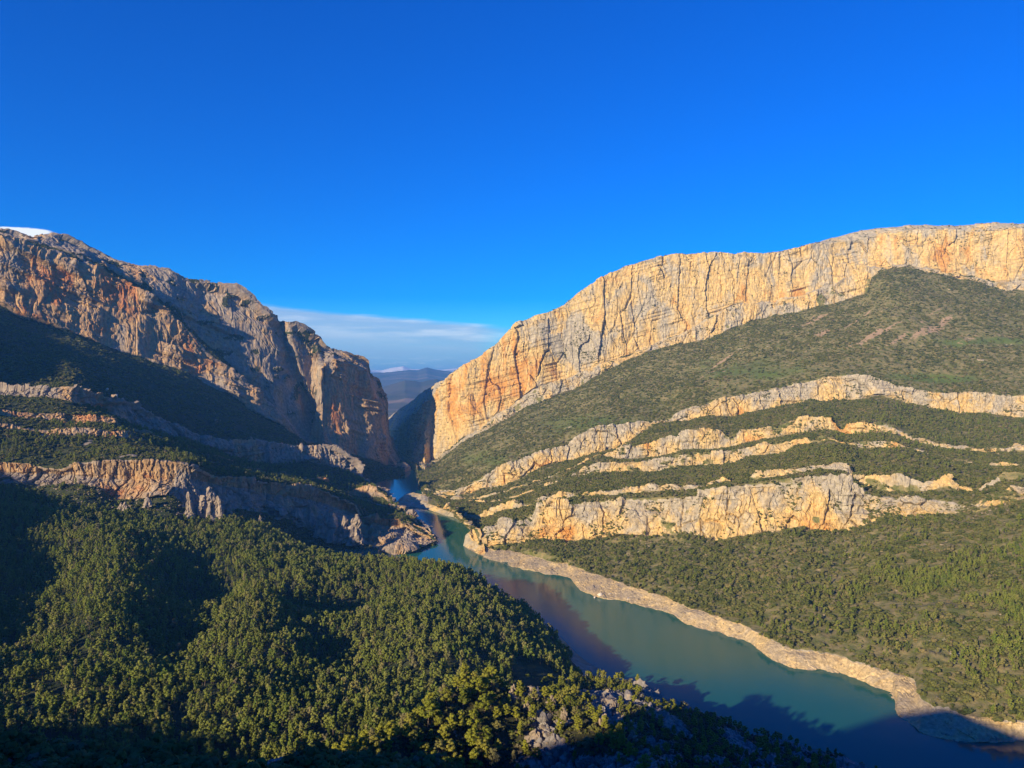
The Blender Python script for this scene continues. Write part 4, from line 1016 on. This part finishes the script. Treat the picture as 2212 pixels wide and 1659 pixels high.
pL = Wb.scatter(900, (Wb.seg == 9) * one(Wb), 174)
stuff("west_blocks", pL, scales(len(pL), 0.6, 3.2, 175), ROCKS, 176, "grey limestone blocks at the foot of the west cliffs")
pM = np.concatenate([S6.scatter(500, np.isin(S6.seg, (2, 3)) * (S6.rock > 0.35) * one(S6), 177), S8.scatter(260, np.isin(S8.seg, (2, 3)) * (S8.rock > 0.4) * one(S8), 178)])
stuff("ridge_blocks", pM, scales(len(pM), 0.5, 2.6, 178), ROCKS, 179, "broken rock on the near knoll and spur")
# white boulders standing in the water's edge
bp = MatB("pale_boulder"); bp.color(bp.mix(bp.noise(bp.scaled(.4, .4, .4), 1.0, 4), (0.42, 0.38, 0.31), (0.66, 0.60, 0.50))); M_PALE = bp.m
def boulder(name, px, py, Y, sz, k, label):
    p = at(px, py, Y)
    o = link(name, mesh_np(name, rock_geo(520 + k)[0] * sz, rock_geo(520 + k)[1], [M_PALE]), None, tuple(p), label=label, cat="boulder")
    o.rotation_euler = (0, 0, k * 1.3); return o
boulder("boulder", 1297, 1287, 901, (6.2, 5.0, 6.0), 0, "largest pale boulder standing at the edge of the green water")
boulder("boulder", 1284, 1290, 898, (3.4, 2.8, 2.2), 1, "small pale boulder just left of the largest shore boulder")
boulder("boulder", 1316, 1284, 905, (4.0, 3.0, 2.2), 2, "flat pale boulder on the bank just right of the largest shore boulder")
boulder("boulder", 1357, 1293, 885, (2.6, 2.2, 3.0), 3, "lone pale boulder farther right at the foot of the tan bank")
boulder("boulder", 1050, 991, 2010, (9, 8, 9), 4, "grey boulder alone on the green slope below the long cliff")
boulder("boulder", 250, 856, 1330, (7, 6, 7.5), 5, "pale boulder perched on the rim of the shaded cliff band")
boulder("boulder", 231, 841, 1360, (5, 4, 4.5), 6, "small pale boulder on the talus above the shaded cliff band")

def pinnacle(px, py, Y, w, h, seed, label):
    """a free-standing limestone tower: a tapering column with joints"""
    n, m = 18, 22
    t = np.linspace(0, 1, n)[:, None]; a = np.linspace(0, 2 * math.pi, m, endpoint=False)[None, :]
    rad = w / 2 * (1.15 - 0.78 * t ** 1.1) * np.sqrt(np.clip(1 - t ** 7, 0, 1))
    V = np.stack([rad * np.cos(a), rad * 0.85 * np.sin(a), h * t + 0 * a], -1)
    p = at(px, py, Y); Q = (V + p)
    v, e = blocks(Q, np.array([w * .45, w * .45, h * .6]), seed); v2, e2 = blocks(Q, np.array([w * .2, w * .2, h * .22]), seed + 1)
    k = 1 + 0.42 * v + 0.24 * v2 - 0.35 * np.clip(1 - e * 6, 0, 1)
    V[..., 2] += 0.10 * h * v * t
    V[..., :2] *= k[..., None]
    idx = np.arange(n * m).reshape(n, m)
    f = np.stack([idx[:-1], np.roll(idx, -1, 1)[:-1], np.roll(idx, -1, 1)[1:], idx[1:]], -1).reshape(-1, 4)
    A = dict(rock=np.ones(n * m), tone=np.full(n * m, -0.1), green=np.zeros(n * m), soil=np.zeros(n * m))
    link("rock_pinnacle", mesh_np("rock_pinnacle", V.reshape(-1, 3), f, [M_WEST], A), None, tuple(p - np.array([0, 0, 2])), label=label, cat="rock tower")
pinnacle(452, 1119, 976, 24, 42, 1, "tallest pale rock tower below the end of the yellow cliff")
pinnacle(470, 1118, 975, 17, 28, 2, "stout rock tower against the right side of the tallest tower")
pinnacle(408, 1117, 958, 11, 33, 3, "slim rock tower left of the tallest tower, standing alone")
pinnacle(495, 1113, 990, 16, 18, 4, "low rock tower at the right end of the tower group")
pinnacle(318, 1092, 940, 8, 13, 5, "small pale spike at the foot of the yellow cliff")
pinnacle(262, 1100, 930, 7, 11, 6, "left one of two little spikes in the scrub under the yellow cliff")
pinnacle(270, 1102, 928, 8, 12, 7, "right one of two little spikes in the scrub under the yellow cliff")
pinnacle(562, 1128, 1010, 6, 11, 8, "thin spike rising out of the forest edge")
pinnacle(690, 1158, 1160, 19, 34, 9, "leftmost grey tower of the shaded row above the bay")
pinnacle(714, 1166, 1166, 26, 52, 10, "highest grey tower of the shaded row, its tip catching the sun")
pinnacle(742, 1169, 1168, 22, 38, 11, "grey tower right of the highest one in the shaded row")
pinnacle(768, 1173, 1172, 24, 44, 12, "rightmost broad grey tower of the shaded row")
pinnacle(640, 1135, 1158, 20, 26, 13, "low pale tower at the upper end of the shaded row")
pinnacle(600, 1117, 1125, 22, 22, 14, "squat pale tower at the head of the shaded row")

def outcrop(px, py, Y, w, h, seed, label):
    """a crag of wedged blocks, one mesh"""
    r = np.random.default_rng(seed); V, Fc, o = [], [], 0
    for k in range(34):
        v, f = rock_geo(seed * 31 + k); sz = w * (0.07 + 0.12 * r.random() ** 1.5); t = r.random() ** 1.2
        c = np.array([np.clip(r.normal(), -1.5, 1.5) * w * 0.25 * (1.02 - t), np.clip(r.normal(), -1.5, 1.5) * w * 0.2 * (1.02 - t), h * (-0.05 + 0.62 * t)])
        an = r.random() * 6.28; ca, sa = math.cos(an), math.sin(an)
        v = v * np.array([sz * 0.8, sz * 1.2, sz * 2.0]); v = np.stack([v[:, 0] * ca - v[:, 1] * sa, v[:, 0] * sa + v[:, 1] * ca, v[:, 2] + 0.25 * v[:, 0]], 1)
        if k == 0: v, c = rock_geo(seed * 31)[0] * np.array([w * 0.5, w * 0.42, h * 0.42]), np.array([0, 0, h * 0.08])
        V.append(v + c); Fc.append(f + o); o += len(v)
    p = at(px, py, Y)
    link("rock_outcrop", mesh_np("rock_outcrop", np.concatenate(V), np.concatenate(Fc), [M_ROCK]), None, tuple(p), label=label, cat="rock")
outcrop(1110, 1512, 374, 11, 12, 1, "largest pale crag crowning the near knoll above the pines")
outcrop(1140, 1530, 366, 6, 6, 2, "small pale crag just below the knoll crown crag")
outcrop(1192, 1522, 372, 7, 6, 3, "squat crag on the right shoulder of the near knoll")
outcrop(1218, 1552, 360, 6.5, 8, 4, "upright crag with a lit face halfway down the knoll shoulder")
outcrop(1305, 1562, 352, 9, 5, 5, "long low crag near the right end of the knoll shoulder")
outcrop(1366, 1596, 340, 6, 6, 6, "last lit crag at the lower right end of the knoll shoulder")

# ---- near ridge: brush as a mass, pines one by one
rd = np.isin(S6.seg, (2, 3, 4)) * (S6.rock < 0.55) * 1.0
rd8 = np.isin(S8.seg, (1, 2, 3, 4)) * (S8.rock < 0.55) * 1.0
pI = np.concatenate([S6.scatter(4500, rd, 180), S8.scatter(3000, rd8, 181)])
stuff("ridge_brush", pI, scales(len(pI), 0.8, 2.6, 181, 0.9), BUSHES, 182, "low brush between the rocks of the near knoll and spur")
rd7 = (S7.rock < 0.5) * np.isin(S7.seg, (1,)) * (S7.py < 1720)
pJ = S7.scatter(2600, rd7 * 1.0, 183)
stuff("viewpoint_brush", pJ, scales(len(pJ), 0.7, 3.4, 184, 0.9), BUSHES, 185, "dark brush on the shaded slope at the foot of the view")

PROTO = []
for k in range(6):
    g = pine(300 + k, 26, 52, 0.048, ['round', 'broad', 'round', 'cone', 'broad', 'round'][k])
    PROTO.append((mesh_np("crown", g[0], g[1], [M_RIDGE]), mesh_np("trunk", g[2], g[3], [M_BARK])))
def tree(name, p, h, k, rot, label, group=None, wide=1.0, cat="pine tree"):
    o = empty(name, tuple(p), label=label, cat=cat, group=group)
    o.rotation_euler = (0, 0, rot); o.scale = (h * wide, h * wide, h)
    c, t = PROTO[k % len(PROTO)]
    link("crown", c, o); link("trunk", t, o)
    return o
r = np.random.default_rng(77)
td6 = np.isin(S6.seg, (1, 2, 3)) * (1.0 * (S6.px < 1250) + 0.5 * (S6.px >= 1250)) * (S6.rock < 0.6) * (S6.py < 1700)
td8 = np.isin(S8.seg, (1, 2, 3, 4)) * (1.0 * (S8.px < 1060) + 0.5 * (S8.px >= 1060)) * (S8.rock < 0.6)
p6, p8 = S6.scatter(4500, td6, 190), S8.scatter(2600, td8, 192)
pts = np.concatenate([p8, p6]); own = np.concatenate([np.ones(len(p8), int) * 8, np.ones(len(p6), int) * 6])
cell = {}
keep, kown = [], []
for p, w in zip(pts, own):
    sp = 3.8 + 0.003 * p[1]; k = (int(p[0] // 8), int(p[1] // 8))
    if all((p[0] - q[0]) ** 2 + (p[1] - q[1]) ** 2 > sp * sp for dx in (-1, 0, 1) for dy in (-1, 0, 1) for q in cell.get((k[0] + dx, k[1] + dy), ())):
        cell.setdefault(k, []).append(p); keep.append(p); kown.append(w)
keep = np.array(keep); kown = np.array(kown)
kx, ky = project(keep)
rr_ = r.random(len(keep))
kh = np.where(kown == 6, np.where(kx > 1250, 3.0 + 4.5 * rr_, 5.0 + 4.5 * rr_), np.where(kx > 1070, 3.5 + 4.5 * rr_, 7.5 + 5.0 * rr_))
seen = (kx > 0) & (kx < 2212) & (ky - kh / keep[:, 1] * F < 1650)
order = np.argsort(np.where(seen, -kh / keep[:, 1], 0))
SHAPE = ['rounded', 'broad', 'rounded', 'slender', 'broad', 'rounded']
for i in order[:290]:
    p = keep[i]; k = int(r.integers(0, 6)); t = rr_[i]
    size = 'tall' if t > 0.66 else ('small' if t < 0.33 else 'middling')
    if kown[i] == 8 and kx[i] <= 1070:
        place = 'at the foot of' if kx[i] < 830 else ('halfway along' if kx[i] < 940 else 'near the top of')
        lab = f"{size} {SHAPE[k]} yellow-green pine {place} the sunlit knoll flank"; grp = "pines on the sunlit flank of the near knoll"
    elif kown[i] == 8:
        lab = f"{size} {SHAPE[k]} pine among the crags right of the sunlit knoll"; grp = "pines among the crags of the near knoll"
    else:
        place = "shaded spur next to the open water" if kx[i] > 1250 else "saddle behind the knoll crag"
        lab = f"{size} {SHAPE[k]} pine on the {place}"; grp = "pines on the spur by the water"
    tree("pine_tree", p - np.array([0, 0, 0.2]), kh[i], k, r.random() * 6.28, lab, grp, 1.15 if kown[i] == 8 else 1.25)
rest = order[290:]
RP = [joined("ridge_pine_shape", (lambda g: (g[0], g[1]))(pine(400 + k, 14, 34, 0.075, ['round', 'broad', 'cone'][k])), None, [M_RIDGE]) for k in range(3)]
stuff("ridge_pines", keep[rest], np.stack([kh[rest] * 1.15, kh[rest] * 1.15, kh[rest]], 1), RP, 191, "smaller pines and oaks filling the knoll and spur")

# ------------------------------------------------------------------ air
hz = bpy.data.materials.new("hazy_air"); hz.use_nodes = True
hn, hl_ = hz.node_tree.nodes, hz.node_tree.links
hn.clear()
ho = hn.new('ShaderNodeOutputMaterial'); pv = hn.new('ShaderNodeVolumePrincipled')
pv.inputs['Color'].default_value = (0.12, 0.42, 1.0, 1)
pv.inputs['Density'].default_value = 5.6e-5
pv.inputs['Anisotropy'].default_value = 0.0
hl_.new(pv.outputs[0], ho.inputs['Volume'])
x0, x1, y0, y1, z0_, z1 = -62000, 62000, -62000, 62000, -60, 900
hv = [(x, y, z) for z in (z0_, z1) for (x, y) in ((x0, y0), (x1, y0), (x1, y1), (x0, y1))]
hf = [(3, 2, 1, 0), (4, 5, 6, 7), (0, 1, 5, 4), (1, 2, 6, 5), (2, 3, 7, 6), (3, 0, 4, 7)]
link("haze", mesh_np("haze", hv, hf, [hz]), label="thin blue haze filling the valley air", kind="stuff")
